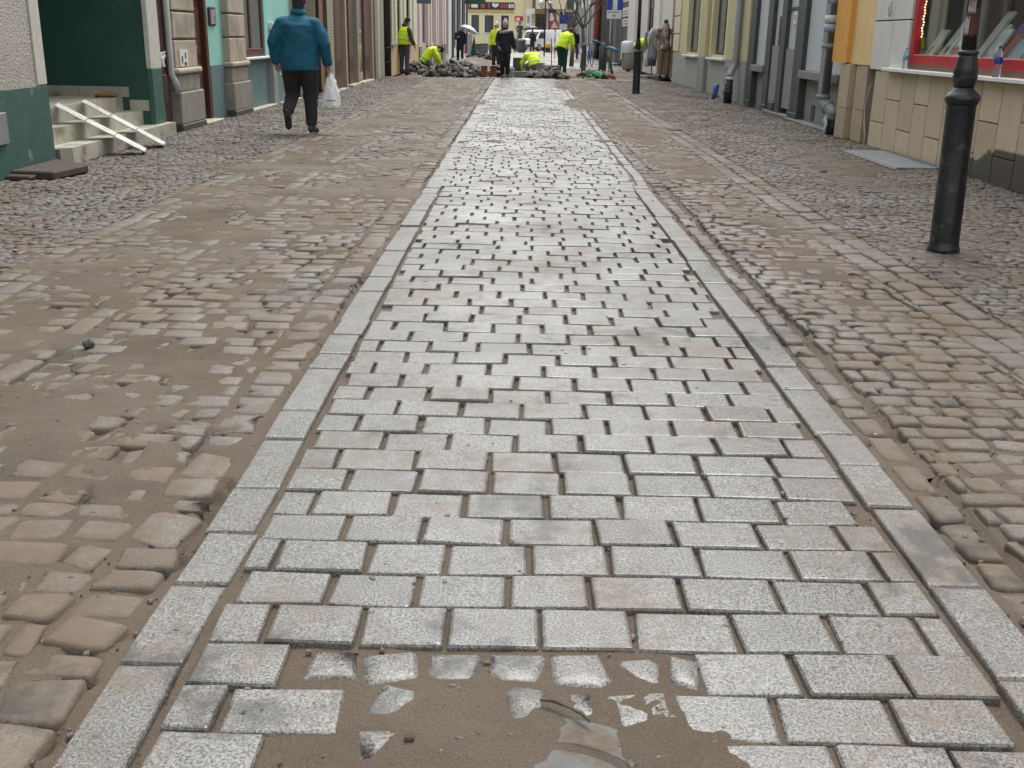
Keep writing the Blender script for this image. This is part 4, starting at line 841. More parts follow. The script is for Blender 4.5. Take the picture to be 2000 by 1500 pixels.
box('plinth', m_gpl, S, -14, 0.25, YE - 0.05, YE, 0, 0.5); box('cornice', M('ochre moulding', (0.55, 0.42, 0.16)), S, -14, -0.7, YE - 0.12, YE, 3.0, 3.14)
fas = box('fascia', m_black, S, -5.2, -0.68, YE - 0.14, YE, 3.2, 3.72)
m_let = M('white lettering', (0.75, 0.75, 0.76)); m_letr = M('red lettering', (0.55, 0.06, 0.06))
# the far lettering: blocks of white and red marks as they read from here
for a, c, mt in ((-5.1, -4.55, m_let), (-4.3, -4.12, m_letr), (-4.05, -3.55, m_let), (-3.3, -3.0, m_letr), (-2.72, -2.62, m_letr), (-1.10, -0.98, m_let)):
    box('letter', mt, fas, a, c, YE - 0.16, YE - 0.14, 3.3, 3.62, bevel=0.0)
ht = MB().prism([(-2.14, 3.32), (-1.94, 3.45), (-1.9, 3.62), (-2.0, 3.66), (-2.14, 3.58), (-2.28, 3.66), (-2.42, 3.62), (-2.38, 3.42)], YE - 0.16, YE - 0.14, 'y'); ht.obj('letter', m_let, fas)
for k in range(5): box('letter', m_letr, fas, -1.78 + k * 0.14, -1.68 + k * 0.14, YE - 0.16, YE - 0.14, 3.33, 3.6, bevel=0.0)
for k in range(3): box('letter', m_let, fas, -0.93 + k * 0.075, -0.87 + k * 0.075, YE - 0.16, YE - 0.14, 3.33, 3.6, bevel=0.0)
rs_ = box('shop_sign', M('red enamel', (0.5, 0.03, 0.03)), S, -0.62, 0.02, YE - 0.06, YE, 2.35, 2.72); box('sign_panel', m_let, rs_, -0.52, -0.22, YE - 0.065, YE - 0.06, 2.4, 2.6, bevel=0.0)
# right half of the end building: porch under a balcony slab
MB().box(0.25, 0.75, YE - 0.4, YE + 0.3, 0, 7).box(1.0, 3.4, YE - 0.9, YE + 0.3, 3.28, 7).box(0.75, 1.0, YE + 0.2, YE + 0.6, 0, 7).box(1.9, 12, YE + 0.2, YE + 0.6, 0, 3.28).box(3.4, 12, YE, YE + 0.6, 3.28, 7).obj('porch', m_endd, S)
box('fascia_panel', m_white, S, 0.25, 0.95, YE - 0.43, YE - 0.4, 2.9, 3.3); po = box('poster', m_let, S, 0.3, 0.62, YE - 0.43, YE - 0.4, 1.9, 2.9); box('poster_print', M('blue grey print', (0.25, 0.28, 0.40)), po, 0.36, 0.56, YE - 0.434, YE - 0.43, 2.2, 2.75, bevel=0.0)
de = box('door', m_wood, S, 1.0, 1.9, YE + 0.35, YE + 0.42, 0, 2.9); box('pane', m_glass, de, 1.08, 1.42, YE + 0.345, YE + 0.35, 0.9, 2.7); box('pane', m_glass, de, 1.5, 1.82, YE + 0.345, YE + 0.35, 0.9, 2.7)
bn = box('banner', M('navy banner', (0.03, 0.035, 0.10)), S, 2.05, 2.62, YE + 0.14, YE + 0.2, 1.2, 3.25); box('banner_mark', m_let, bn, 2.15, 2.5, YE + 0.135, YE + 0.14, 2.4, 3.0, bevel=0.0); box('banner_mark', m_letr, bn, 2.15, 2.5, YE + 0.135, YE + 0.14, 1.95, 2.3, bevel=0.0); box('banner_mark', m_let, bn, 2.2, 2.45, YE + 0.135, YE + 0.14, 1.3, 1.85, bevel=0.0)
wn = box('window', m_black, S, 2.95, 4.2, YE + 0.17, YE + 0.2, 1.2, 3.1); box('pane', m_glass, wn, 3.0, 4.15, YE + 0.165, YE + 0.17, 1.25, 3.05)
box('fascia', m_dkgrey, S, 3.5, 4.6, YE - 0.1, YE, 3.3, 4.0)
S.scale = (1.273, 1.273, 1.273); S.location = (0, 114.5, -0.34)
# side streets closing the view of the square
sq = tag(MB().add([(-60, 44.5, -0.045), (60, 44.5, -0.045), (60, 46, -0.03), (-60, 46, -0.03), (-60, 160, -0.03), (60, 160, -0.03)], [(0, 1, 2, 3), (3, 2, 5, 4)]).obj('square', None), kind='structure')
m, t, p = mk('wet square paving'); pos = wpos(t); br_ = nd(t, 'ShaderNodeTexVoronoi'); br_.inputs['Scale'].default_value = 7.0; t.links.new(pos, br_.inputs['Vector'])
t.links.new(mixc(t, ramp(t, noise(t, pos, 0.35, 4.0), 0.4, 0.6), mixc(t, ramp(t, br_.outputs['Color'], 0, 1), (0.24, 0.235, 0.225), (0.36, 0.355, 0.345)), (0.20, 0.165, 0.13)), p.inputs['Base Color']); t.links.new(ramp(t, noise(t, pos, 0.5, 3.0), 0.4, 0.6, 0.22, 0.55), p.inputs['Roughness']); bumpn(t, p, br_.outputs['Distance'], 0.6, 0.02)
sq.data.materials.append(m)
# ------------------------------------------------------------------ street furniture and the building site
def far_z(y): return -0.03
m_postp = M('black lamp post paint', (0.008, 0.010, 0.013), (0.017, 0.019, 0.022), 10.0, 0.34, 0.10, 45.0, stain=(0.085, 0.08, 0.072), sscale=9.0, sth=(0.58, 0.72))
def lamp_post(x, y, label, lean=0.0, papers=False):
    t_ = thing('lamp_post', label, 'lamp post', (x, y, 0), 'cast iron lamp posts on the right pavement')
    def part(name, prof, mat=m_postp, n=28):
        return MB().lathe(prof, (0, 0, 0), n).xf(Matrix.Translation((x, y, 0)) @ Matrix.Rotation(lean, 4, 'Y')).obj(name, mat, t_, smooth=True, bevel=0.0)
    part('base', [(0.10, -0.02), (0.10, 0.015), (0.091, 0.03), (0.089, 0.06), (0.088, 0.40), (0.0862, 0.41), (0.086, 0.89), (0.088, 0.90)])
    part('collar', [(0.088, 0.895), (0.099, 0.915), (0.104, 0.932), (0.101, 0.948), (0.085, 0.965), (0.062, 0.985), (0.058, 1.0)])
    part('urn', [(0.058, 0.998), (0.061, 1.01), (0.070, 1.045), (0.072, 1.06), (0.069, 1.075), (0.072, 1.085), (0.064, 1.12), (0.056, 1.17), (0.054, 1.19)])
    part('ring', [(0.054, 1.188), (0.061, 1.193), (0.062, 1.206), (0.052, 1.214), (0.044, 1.218)])
    part('shaft', [(0.043, 1.215), (0.0415, 1.6), (0.038, 2.6), (0.034, 3.6)])
    part('bracket', [(0.034, 3.6), (0.06, 3.63), (0.06, 3.66), (0.03, 3.7), (0.03, 3.8)])
    part('lantern', [(0.05, 3.8), (0.13, 3.84), (0.19, 4.2), (0.20, 4.22)], M('milk glass', (0.6, 0.6, 0.57), None, 2.0, 0.3), 6)
    part('roof', [(0.23, 4.22), (0.22, 4.25), (0.08, 4.4), (0.03, 4.45), (0.01, 4.55)], m_postp, 6)
    if papers:
        for k, (z0, z1, a0, a1, c1, c2) in enumerate(((1.30, 1.46, 2.9, 5.6, (0.10, 0.035, 0.028), (0.05, 0.02, 0.02)), (1.31, 1.40, 3.2, 4.0, (0.42, 0.40, 0.38), (0.3, 0.28, 0.27)), (1.43, 1.50, 3.6, 4.6, (0.40, 0.38, 0.37), (0.12, 0.06, 0.05)))):
            vs_ = []; n = 9; rr_ = 0.0435 + 0.0008 * k
            for i in range(n):
                a = a0 + (a1 - a0) * i / (n - 1)
                vs_ += [(x + rr_ * math.cos(a), y + rr_ * math.sin(a), z0 + 0.012 * math.sin(i * 2.3)), (x + rr_ * math.cos(a), y + rr_ * math.sin(a), z1 + 0.015 * math.sin(i * 1.7 + 1))]
            MB().add(vs_, [(2 * i, 2 * i + 2, 2 * i + 3, 2 * i + 1) for i in range(n - 1)]).xf(Matrix.Translation((x, y, 0)) @ Matrix.Rotation(lean, 4, 'Y') @ Matrix.Translation((-x, -y, 0))).obj('torn_paper', M('torn paper %d' % k, c1, c2, 30.0, 0.8), t_)
    return t_
lamp_post(2.715, 6.66, 'black cast iron lamp post with torn papers, before the limestone wall', R(-1.2), True)
lamp_post(2.735, 25.96, 'black cast iron lamp post without papers, before the clothes mannequins', R(-0.4))

# dark stone slab by the green corner
sl = thing('stone_slab', 'dark brown stone slab lying at the foot of the roughcast corner', 'slab', (-4.15, 9.5, 0))
m_dslab = M('dark brown stone', (0.08, 0.058, 0.047), (0.045, 0.034, 0.029), 9.0, 0.8, 0.8, 30.0)
MB().prism([(-4.385, 9.12), (-3.99, 9.06), (-3.91, 9.62), (-4.36, 10.0)], 0.005, 0.075).obj('slab', m_dslab, sl, bevel=0.012)
MB().prism([(-4.38, 9.0), (-4.16, 8.98), (-4.14, 9.14), (-4.38, 9.12)], 0.003, 0.045).obj('chipped_edge', m_dslab, sl, bevel=0.01)
# loose bits on the ground
def pebble(name, x, y, r, mat, label, cat, zz=None, sq_=0.7):
    z = float(max(base_z(x, y), sand_z(np.array(x), np.array(y)))) if zz is None else zz
    m = MB().ball((x, y, z + r * sq_ * 0.8), (r, r * 0.8, r * sq_), 9, 6); rs = random.Random(int(x * 1000 + y * 77))
    m.v = [(q[0] + rs.uniform(-1, 1) * r * 0.16, q[1] + rs.uniform(-1, 1) * r * 0.16, q[2] + rs.uniform(-1, 1) * r * 0.1) for q in m.v]
    return tag(m.obj(name, mat, None, loc=(x, y, z)), label, cat)
m_pebd = M('dark wet pebble', (0.06, 0.057, 0.045), (0.03, 0.03, 0.026), 20.0, 0.5, 0.3)
pebble('loose_stone', -1.755, 4.12, 0.024, m_pebd, 'dark round loose stone on the sandy left lane', 'stone', sq_=0.9)
pebble('clod', -0.185, 1.65, 0.011, m_bed, 'small black clod on the sand patch in the paving', 'clod')
tag(MB().tube([(0.06, 1.762, 0.012), (0.085, 1.757, 0.016), (0.115, 1.742, 0.012), (0.14, 1.72, 0.014), (0.155, 1.70, 0.009)], [0.0025, 0.005, 0.0022, 0.0045, 0.002], 7).obj('twig', m_bed, None, smooth=True, loc=(0.1, 1.74, 0.0)), 'short dark twig on the sand patch', 'twig')
pebble('plaster_chip', 1.025, 3.78, 0.008, m_gpl, 'tiny white chip on the right border slabs', 'chip'); pebble('plaster_chip', 1.21, 3.30, 0.006, m_gpl, 'tiny white chip among the setts right of the border', 'chip')
# concrete manhole under the sand
mh = MB().lathe([(0.30, -0.06), (0.30, -0.004), (0.292, 0.0005), (0.22, 0.0012), (0.215, -0.004), (0.2, -0.004), (0.195, 0.001), (0.02, 0.0035)], (0.07, 1.44, -0.0055), 48).obj('manhole_cover', M('worn concrete', (0.12, 0.12, 0.113), (0.09, 0.088, 0.083), 9.0, 0.8, 0.4, 60.0, stain=SAND1, sscale=7.0, sth=(0.5, 0.62)), None, loc=(0.07, 1.44, 0)); tag(mh, 'round concrete manhole cover half buried in sand', 'manhole')

# blue pipe and barrier tape by the yellow house
tag(MB().tube([(4.20, 23.75, -0.02), (4.22, 23.75, 0.1), (4.25, 23.76, 0.25), (4.262, 23.77, 0.32), (4.266, 23.77, 0.335)], [0.055, 0.056, 0.055, 0.05, 0.02], 16).obj('blue_pipe', M('blue plastic pipe', (0.025, 0.085, 0.26), (0.035, 0.10, 0.30), 6.0, 0.45), None, smooth=True, loc=(4.2, 23.75, 0)), 'blue plastic pipe stub sticking out of the pavement by the yellow house', 'pipe')
tp = thing('barrier_tape', 'red and white barrier tape looped from the black standpipe to the ground', 'tape', (4.15, 22.9, 0))
m_tr, m_tw = M('red tape', (0.5, 0.04, 0.03)), M('white tape', (0.72, 0.70, 0.68))
path = [(4.22, 22.42, 0.78), (4.15, 22.44, 0.62), (4.20, 22.43, 0.45), (4.17, 22.42, 0.34), (4.14, 22.5, 0.22), (4.08, 22.62, 0.10), (4.03, 22.75, 0.015), (4.05, 22.95, 0.012), (4.07, 23.2, 0.014), (4.09, 23.5, 0.012), (4.10, 23.75, 0.02), (4.06, 23.95, 0.03), (4.08, 24.1, 0.012)]
pp = []
for a, b in zip(path, path[1:]):
    for k in range(4): pp.append(Vector(a).lerp(Vector(b), k / 4))
for i in range(len(pp) - 1):
    wv_ = Vector((0.03 * math.sin(i * 0.9), 0.012, 0.03 * abs(math.cos(i * 0.9)) + 0.006)); a, b = pp[i], pp[i + 1]
    MB().add([a - wv_ * 0.5, b - wv_ * 0.5, b + wv_ * 0.5, a + wv_ * 0.5], [(0, 1, 2, 3)]).obj('tape_stripe', m_tr if (i // 2) % 2 else m_tw, tp)

# ---- excavated ground
def pit_z(x, y):
    z = -0.05 + 0.12 * (fbm(x * 0.9 + 4, y * 0.7, 4) - 0.5) + 0.05 * (fbm(x * 6, y * 6, 3) - 0.5)
    z = z + 0.45 * np.exp(-(((x + 2.0) / 1.0) ** 2 + ((y - 45.0) / 2.6) ** 2)) + 0.22 * np.exp(-(((x - 3.4) / 1.0) ** 2 + ((y - 37.5) / 2.0) ** 2)) + 0.18 * np.exp(-(((x + 2.6) / 0.7) ** 2 + ((y - 36.6) / 1.0) ** 2))
    z = z - 0.12 * np.exp(-(((x - 3.6) / 0.8) ** 2 + ((y - 40.5) / 1.2) ** 2))
    return z * sstep(33.2, 34.2, y) + (-0.012) * (1 - sstep(33.2, 34.2, y))
X, Y = np.meshgrid(np.linspace(-4.3, 5.0, 150), np.linspace(33.3, 47.0, 200)); Z = pit_z(X, Y)
n_ = 150; i_ = (np.arange(199)[:, None] * n_ + np.arange(149)[None]).ravel()
me = bpy.data.meshes.new('dug_soil'); me.from_pydata(np.stack([X, Y, Z], -1).reshape(-1, 3).tolist(), [], np.stack([i_, i_ + 1, i_ + n_ + 1, i_ + n_], -1).tolist()); me.polygons.foreach_set('use_smooth', [True] * len(me.polygons))
me.materials.append(M('dug brown soil', (0.10, 0.075, 0.054), (0.15, 0.122, 0.095), 1.3, 0.9, 0.9, 25.0, stain=(0.19, 0.183, 0.17), sscale=0.6, sth=(0.52, 0.6)))
so = bpy.data.objects.new('dug_soil', me); C.objects.link(so); tag(so, 'brown dug up soil across the street beyond the paving', 'soil', kind='stuff')
def pz(x, y): return float(pit_z(np.array(float(x)), np.array(float(y))))

# heaps of lifted setts: each heap one thing, each stone a part
m_heap = M('muddy lifted sett', (0.07, 0.063, 0.056), (0.12, 0.112, 0.10), 4.0, 0.75, 0.4, 40.0, rand=0.35)
hv = []
rs = np.random.RandomState(5)
for k in range(8):
    one = np.ones(1); hv.append(stones_mesh('stone', (0 * one, 0 * one, one * 0.19, one * 0.16, one * 0.07, rs, TPL8, 0.07, 0.10, 0.03, 0.008, 0.08, 0.2, 0.0), m_heap, None, False))
def heap(x, y, rx_, ry_, h, n, label, seed):
    t_ = thing('stone_heap', label, 'stone heap', (x, y, pz(x, y)), 'heaps of lifted stones at the dig'); r_ = random.Random(seed)
    for k in range(n):
        a, d = r_.uniform(0, 6.283), math.sqrt(r_.random()); px, py = d * math.cos(a) * rx_, d * math.sin(a) * ry_
        z = (h * (1 - d * d) * r_.uniform(0.35, 1.0)) + 0.06
        o = bpy.data.objects.new('stone', hv[r_.randrange(8)]); C.objects.link(o); o.parent = t_; o.location = (px, py, z)
        o.rotation_euler = (r_.uniform(-0.9, 0.9), r_.uniform(-0.9, 0.9), r_.uniform(0, 6.3)); q = r_.uniform(0.8, 1.5); o.scale = (q, q, q)
heap(-2.35, 34.3, 0.62, 0.4, 0.34, 60, 'muddy heap of lifted setts between kneeling worker and clay blocks', 1)
heap(-1.75, 35.6, 0.55, 0.5, 0.32, 45, 'second muddy heap of setts behind the clay blocks', 2)
heap(-3.45, 35.9, 0.35, 0.4, 0.3, 26, 'small dark heap of setts behind the kneeling worker', 3)
heap(0.85, 34.8, 0.62, 0.35, 0.24, 40, 'low heap of stones before the crouching worker', 4)
heap(-0.75, 35.7, 0.35, 0.4, 0.2, 20, 'few loose setts beside the clay blocks and walking woman', 5)
heap(-2.5, 40.5, 0.8, 0.8, 0.3, 36, 'heap of setts along the pink house side of the dig', 6)
heap(2.3, 35.6, 0.5, 0.4, 0.12, 18, 'scattered setts by the green hose', 7)
heap(-2.0, 56.0, 1.0, 0.8, 0.4, 28, 'far grey stone heap below the grey crates', 8)
# terracotta blocks
m_terr = M('terracotta', (0.27, 0.105, 0.055), (0.22, 0.085, 0.045), 8.0, 0.8, 0.2, 40.0)
for k, (x, y, lb) in enumerate(((-1.19, 34.55, 'terracotta duct block with three ribs, on the left of its pair beside the stone heap'), (-0.90, 34.60, 'terracotta duct block standing nearer the walking woman'))):
    t_ = thing('clay_block', lb, 'clay block', (x, y, 0), 'terracotta duct blocks')
    for dx in (-0.09, 0.045): box('rib', m_terr, t_, x + dx, x + dx + 0.05, y - 0.14, y + 0.14, 0.0, 0.33, bevel=0.008)
    box('web', m_terr, t_, x - 0.10, x + 0.11, y + 0.1, y + 0.135, 0.0, 0.32); box('web', m_terr, t_, x - 0.095, x + 0.10, y - 0.10, y - 0.07, 0.02, 0.30)
    box('lid', m_concrete, t_, x - 0.10, x + 0.11, y - 0.15, y + 0.15, 0.33, 0.345)
# concrete slabs and kerbs around the crouching worker
m_cgreen = M('greenish new concrete', (0.30, 0.33, 0.31), (0.25, 0.28, 0.265), 5.0, 0.7, 0.2)
KERB = [(-0.02, 35.15, 0.95, 0.12, 0.0, 0.22, 4, 'long concrete kerb lying before the crouching worker'), (-0.42, 35.0, 0.35, 0.3, 0.0, 0.34, -10, 'upright greenish concrete block beside the walking woman'),
        (0.95, 35.6, 0.5, 0.4, 0.0, 0.42, 8, 'stack of grey concrete slabs beside the crouching worker'), (0.62, 36.0, 0.28, 0.2, 0.0, 0.5, 0, 'grey concrete block behind the low stone heap'),
        (-0.15, 37.3, 0.30, 0.26, 0.05, 0.62, 0, 'dark rough concrete block left of the crouching worker'), (0.2, 38.6, 0.5, 0.25, 0.0, 0.30, 5, 'white plaster board behind the crouching worker')]
for (x, y, wx, wy_, z0, z1, rot, lb) in KERB:
    t_ = thing('concrete_block', lb, 'concrete block', (x, y, 0)); q = MB()
    mt = {0: m_concrete, 1: m_cgreen, 2: m_concrete, 3: m_concrete, 4: m_dkgrey, 5: m_white}[KERB.index((x, y, wx, wy_, z0, z1, rot, lb))]
    nl = 3 if 'stack' in lb else 1
    for k in range(nl):
        a, c = z0 + (z1 - z0) * k / nl, z0 + (z1 - z0) * (k + 1) / nl - (0.012 if nl > 1 else 0)
        o = MB().box(-wx / 2, wx / 2, -wy_ / 2, wy_ / 2, a, c).xf(Matrix.Translation((x, y, pz(x, y) - 0.02 + 0.02 * k)) @ Matrix.Rotation(R(rot + 4 * k), 4, 'Z')).obj('slab', mt, t_, bevel=0.012)
# plank under the standing worker, plank by the mannequins, shovel
tag(MB().box(-0.05, 0.05, -0.4, 0.4, 0, 0.03).xf(Matrix.Translation((1.75, 34.6, 0.03)) @ Matrix.Rotation(R(35), 4, 'Z') @ Matrix.Rotation(R(-4), 4, 'X')).obj('plank', M('raw plank', (0.38, 0.30, 0.21), (0.28, 0.22, 0.15), 9.0, 0.8, 0.2), None, bevel=0.004, loc=(1.75, 34.6, 0)), 'short raw plank at the feet of the leaning worker', 'plank')
tag(MB().box(-0.5, 0.42, -0.06, 0.06, 0, 0.035).xf(Matrix.Translation((4.0, 36.0, 0.05)) @ Matrix.Rotation(R(6), 4, 'Z')).obj('plank', M('pale plank', (0.55, 0.50, 0.42), (0.48, 0.43, 0.36), 9.0, 0.8), None, bevel=0.004, loc=(4.0, 36.0, 0.05)), 'pale plank on the pavement edge below the grey mannequin', 'plank')
sv = thing('shovel', 'shovel with dark shaft stuck in the soil left of the leaning worker', 'shovel', (1.02, 37.6, 0)); MB().tube([(1.02, 37.6, 0.1), (1.0, 37.6, 1.2)], 0.016, 8).obj('shaft', m_black, sv, smooth=True); MB().box(0.93, 1.11, 37.58, 37.6, -0.12, 0.2).obj('blade', m_dp_g, sv, bevel=0.01)
# green hose
m_hose = M('green hose', (0.05, 0.30, 0.14), (0.09, 0.38, 0.19), 10.0, 0.45)
hb = MB()
for k in range(4):
    rr_ = 0.16 + 0.035 * k; cx_, cy_ = 2.28 + 0.03 * math.sin(k * 2), 34.3 + 0.04 * math.cos(k * 3)
    hb.tube([(cx_ + rr_ * math.cos(a * 0.52 + k), cy_ + rr_ * 0.8 * math.sin(a * 0.52 + k), 0.03 + 0.02 * k + 0.16 * abs(math.sin(a * 0.55 + k * 1.3))) for a in range(13)], 0.015, 7)
hb.tube([(2.0, 34.0, 0.03), (2.12, 34.1, 0.22), (2.2, 34.05, 0.30), (2.28, 34.15, 0.06), (2.5, 34.2, 0.28), (2.62, 34.4, 0.14), (2.8, 34.5, 0.03)], 0.015, 7)
tag(hb.obj('hose_coil', m_hose, None, smooth=True, loc=(2.28, 34.3, 0)), 'tangled bright green hose lying by the dark bollard', 'hose')
tag(MB().tube([(2.72, 34.9, 0.02), (2.8, 34.86, 0.1), (2.92, 34.8, 0.06), (3.0, 34.75, 0.02)], [0.03, 0.08, 0.06, 0.02], 8).obj('red_rag', M('dull red cloth', (0.30, 0.08, 0.06), (0.22, 0.06, 0.045), 12.0, 0.9), None, smooth=True, loc=(2.85, 34.85, 0)), 'dull red cloth at the foot of the dark bollard', 'rag')
# thick dark bollard with hoses
bo = thing('hydrant_post', 'thick dark post with blue hose ends in the dug up pavement', 'post', (2.72, 37.0, 0))
MB().lathe([(0.13, -0.1), (0.13, 0.95), (0.10, 0.98), (0.09, 1.05), (0.05, 1.08)], (2.72, 37.0, 0), 18).obj('post', m_dkgrey, bo, smooth=True)
m_blueh = M('blue hose', (0.04, 0.14, 0.25), (0.06, 0.18, 0.30), 6.0, 0.45)
MB().tube([(2.80, 36.9, 0.92), (2.95, 36.85, 0.92), (3.1, 36.8, 0.86), (3.22, 36.78, 0.82)], [0.04, 0.05, 0.055, 0.06], 12).obj('hose_end', m_blueh, bo, smooth=True)
MB().tube([(2.66, 37.0, 1.04), (2.5, 36.95, 1.12), (2.35, 36.9, 1.14)], 0.035, 10).obj('hose_end', m_blueh, bo, smooth=True)
MB().tube([(2.82, 36.9, 0.8), (2.95, 36.85, 0.5), (3.02, 36.8, 0.2), (3.06, 36.78, -0.02)], 0.045, 10).obj('elbow_pipe', m_dkgrey, bo, smooth=True)
b2 = thing('bollard', 'slim dark bollard beyond the leaning worker', 'bollard', (2.2, 41.0, 0)); MB().lathe([(0.10, -0.1), (0.09, 0.1), (0.085, 0.9), (0.09, 0.92), (0.09, 0.97), (0.04, 1.02)], (2.42, 43.0, 0), 14).obj('post', m_dkgrey, b2, smooth=True)
# dead end sign
sgn = thing('dead_end_sign', 'blue dead end sign with white stem and plate on a pale pole', 'road sign', (3.22, 40.3, 0))
MB().tube([(3.2, 40.3, -0.05), (3.2, 40.3, 3.1)], 0.03, 12).obj('pole', M('galvanised pole', (0.42, 0.45, 0.47), (0.36, 0.39, 0.41), 3.0, 0.45), sgn, smooth=True); MB().lathe([(0.031, -0.02), (0.035, -0.015), (0.035, 0.015), (0.031, 0.02)], (3.2, 40.3, 1.02), 12).obj('clamp', m_dkgrey, sgn, smooth=True)
bs = MB().box(3.05, 3.60, 40.255, 40.265, 2.20, 2.80).obj('panel', M('sign blue', (0.012, 0.055, 0.33), (0.012, 0.06, 0.36), 3.0, 0.35), sgn, bevel=0.004); box('stem_mark', m_let, bs, 3.245, 3.405, 40.25, 40.255, 2.202, 2.60, bevel=0.0); box('bar_mark', M('sign red', (0.5, 0.03, 0.03)), bs, 3.16, 3.49, 40.249, 40.254, 2.602, 2.70, bevel=0.0)
pl_ = box('plate', m_let, sgn, 3.04, 3.57, 40.255, 40.265, 1.90, 2.185, bevel=0.0)
for k in range(7): box('text_mark', m_ink, pl_, 3.08 + k * 0.066, 3.125 + k * 0.066, 40.252, 40.255, 2.09, 2.14, bevel=0.0)
for k in range(2): box('text_mark', m_ink, pl_, 3.24 + k * 0.07, 3.29 + k * 0.07, 40.252, 40.255, 1.97, 2.03, bevel=0.0)
# grey barrel with white sheet by the white pier
wb = thing('covered_barrel', 'pale grey barrel with white plastic sheet beside the white pier', 'barrel', (3.95, 41.2, 0))
MB().lathe([(0.20, 0.12), (0.25, 0.2), (0.26, 0.85), (0.24, 0.95)], (4.0, 41.2, 0), 16).obj('barrel', M('grey plastic', (0.32, 0.33, 0.31)), wb, smooth=True); MB().lathe([(0.08, -0.1), (0.08, 0.14)], (4.0, 41.2, 0), 8).obj('foot', m_black, wb)
q = MB(); ns = 20
for j, (rr_, z) in enumerate(((0.05, 1.14), (0.2, 1.12), (0.27, 1.02), (0.28, 0.86), (0.285, 0.72))):
    for k in range(ns): q.v.append((3.98 + rr_ * (1 + 0.06 * math.sin(k * 2.1)) * math.cos(6.283 * k / ns), 41.2 + rr_ * math.sin(6.283 * k / ns), z - (0.28 if (j == 4 and 7 < k < 12) else 0.0) + 0.02 * math.sin(k * 1.3)))
q.f = [(j * ns + k, j * ns + (k + 1) % ns, (j + 1) * ns + (k + 1) % ns, (j + 1) * ns + k) for j in range(4) for k in range(ns)]
q.obj('sheet', M('white plastic sheet', (0.58, 0.60, 0.62), (0.50, 0.52, 0.54), 6.0, 0.4), wb, smooth=True)

# mannequins
def mannequin(x, y, label, style):
    t_ = thing('mannequin', label, 'mannequin', (x, y, 0))
    if style == 'grey':
        MB().lathe([(0.17, 0.03), (0.17, 0.05), (0.02, 0.07), (0.018, 0.45)], (x, y, 0), 14).obj('stand', m_black, t_, smooth=True)
        sk = MB().tube([(x, y, 0.38), (x, y, 0.62), (x, y, 0.78)], [(0.17, 0.13), (0.19, 0.14), (0.2, 0.15)], 16).obj('skirt', M('dark grey felt', (0.12, 0.12, 0.115), (0.09, 0.09, 0.088), 14.0, 0.95), t_, smooth=True)
        ct = MB().tube([(x - 0.01, y, 0.58), (x, y, 0.72), (x, y, 1.0), (x, y, 1.25), (x, y, 1.45), (x, y, 1.52), (x, y, 1.58)], [(0.23, 0.16), (0.23, 0.16), (0.20, 0.14), (0.22, 0.14), (0.21, 0.12), (0.10, 0.09), (0.07, 0.07)], 18)
        ct.tube([(x - 0.2, y, 1.44), (x - 0.25, y, 1.15), (x - 0.24, y, 0.80)], [0.07, 0.065, 0.055], 10); ct.tube([(x + 0.2, y, 1.44), (x + 0.25, y, 1.15), (x + 0.24, y, 0.80)], [0.07, 0.065, 0.055], 10)
        o = ct.obj('coat', M('mottled grey knit', (0.13, 0.135, 0.165), (0.33, 0.33, 0.35), 16.0, 0.95, 0.3, 60.0), t_); remesh(o, 0.018, 3, 0.02)
        sc_ = MB().tube([(x - 0.17, y - 0.12, 1.18), (x - 0.12, y - 0.14, 1.38), (x - 0.04, y - 0.1, 1.52), (x + 0.06, y - 0.08, 1.53), (x + 0.10, y - 0.13, 1.40)], [0.05, 0.06, 0.055, 0.055, 0.05], 10).obj('scarf', M('white lace', (0.62, 0.64, 0.68), (0.52, 0.54, 0.58), 25.0, 0.9), t_); remesh(sc_, 0.018, 2, 0.02)
        hm = MB().tube([(x - 0.17, y + 0.02, 0.35), (x - 0.2, y + 0.02, 0.6), (x - 0.2, y, 0.9)], [0.07, 0.09, 0.06], 10).obj('hem', MATS['white lace'], t_, smooth=True)
    else:
        tr = MB()
        for s in (-1, 1): tr.tube([(x + s * 0.11, y, 0.16), (x + s * 0.11, y, 0.5), (x + s * 0.10, y, 0.78), (x + s * 0.08, y, 1.02)], [(0.075, 0.08), (0.085, 0.09), (0.10, 0.105), (0.12, 0.12)], 14)
        o = tr.obj('trousers', M('tan corduroy', (0.27, 0.175, 0.12), (0.21, 0.135, 0.09), 10.0, 0.9), t_); remesh(o, 0.016, 3, 0.02)
        jk = MB().tube([(x, y, 0.92), (x, y, 1.1), (x, y, 1.35), (x, y, 1.55), (x, y, 1.66), (x, y, 1.70)], [(0.23, 0.17), (0.20, 0.16), (0.22, 0.16), (0.21, 0.13), (0.12, 0.10), (0.09, 0.09)], 18)
        for s in (-1, 1): jk.tube([(x + s * 0.17, y, 1.55), (x + s * 0.25, y, 1.42), (x + s * 0.29, y, 1.22), (x + s * 0.27, y - 0.03, 0.96)], [0.07, 0.075, 0.07, 0.055], 12)
        o = jk.obj('jacket', M('brown white camouflage', (0.09, 0.055, 0.045), (0.60, 0.52, 0.47), 6.0, 0.9, stain=(0.19, 0.13, 0.105), sscale=9.0, sth=(0.48, 0.54)), t_); remesh(o, 0.016, 3, 0.02)
        MB().tube([(x, y, 1.60), (x, y, 1.72), (x, y, 1.80), (x, y, 1.83)], [(0.06, 0.06), (0.075, 0.075), (0.06, 0.06), (0.01, 0.01)], 14).obj('neck_block', m_black, t_, smooth=True)
        for s in (-1, 1):
            MB().ball((x + s * 0.11, y - 0.03, 0.10), (0.05, 0.13, 0.06), 10, 7).obj('boot', m_black, t_, smooth=True)
        box('stand', m_black, t_, x - 0.22, x + 0.22, y - 0.2, y + 0.2, 0.035, 0.05)
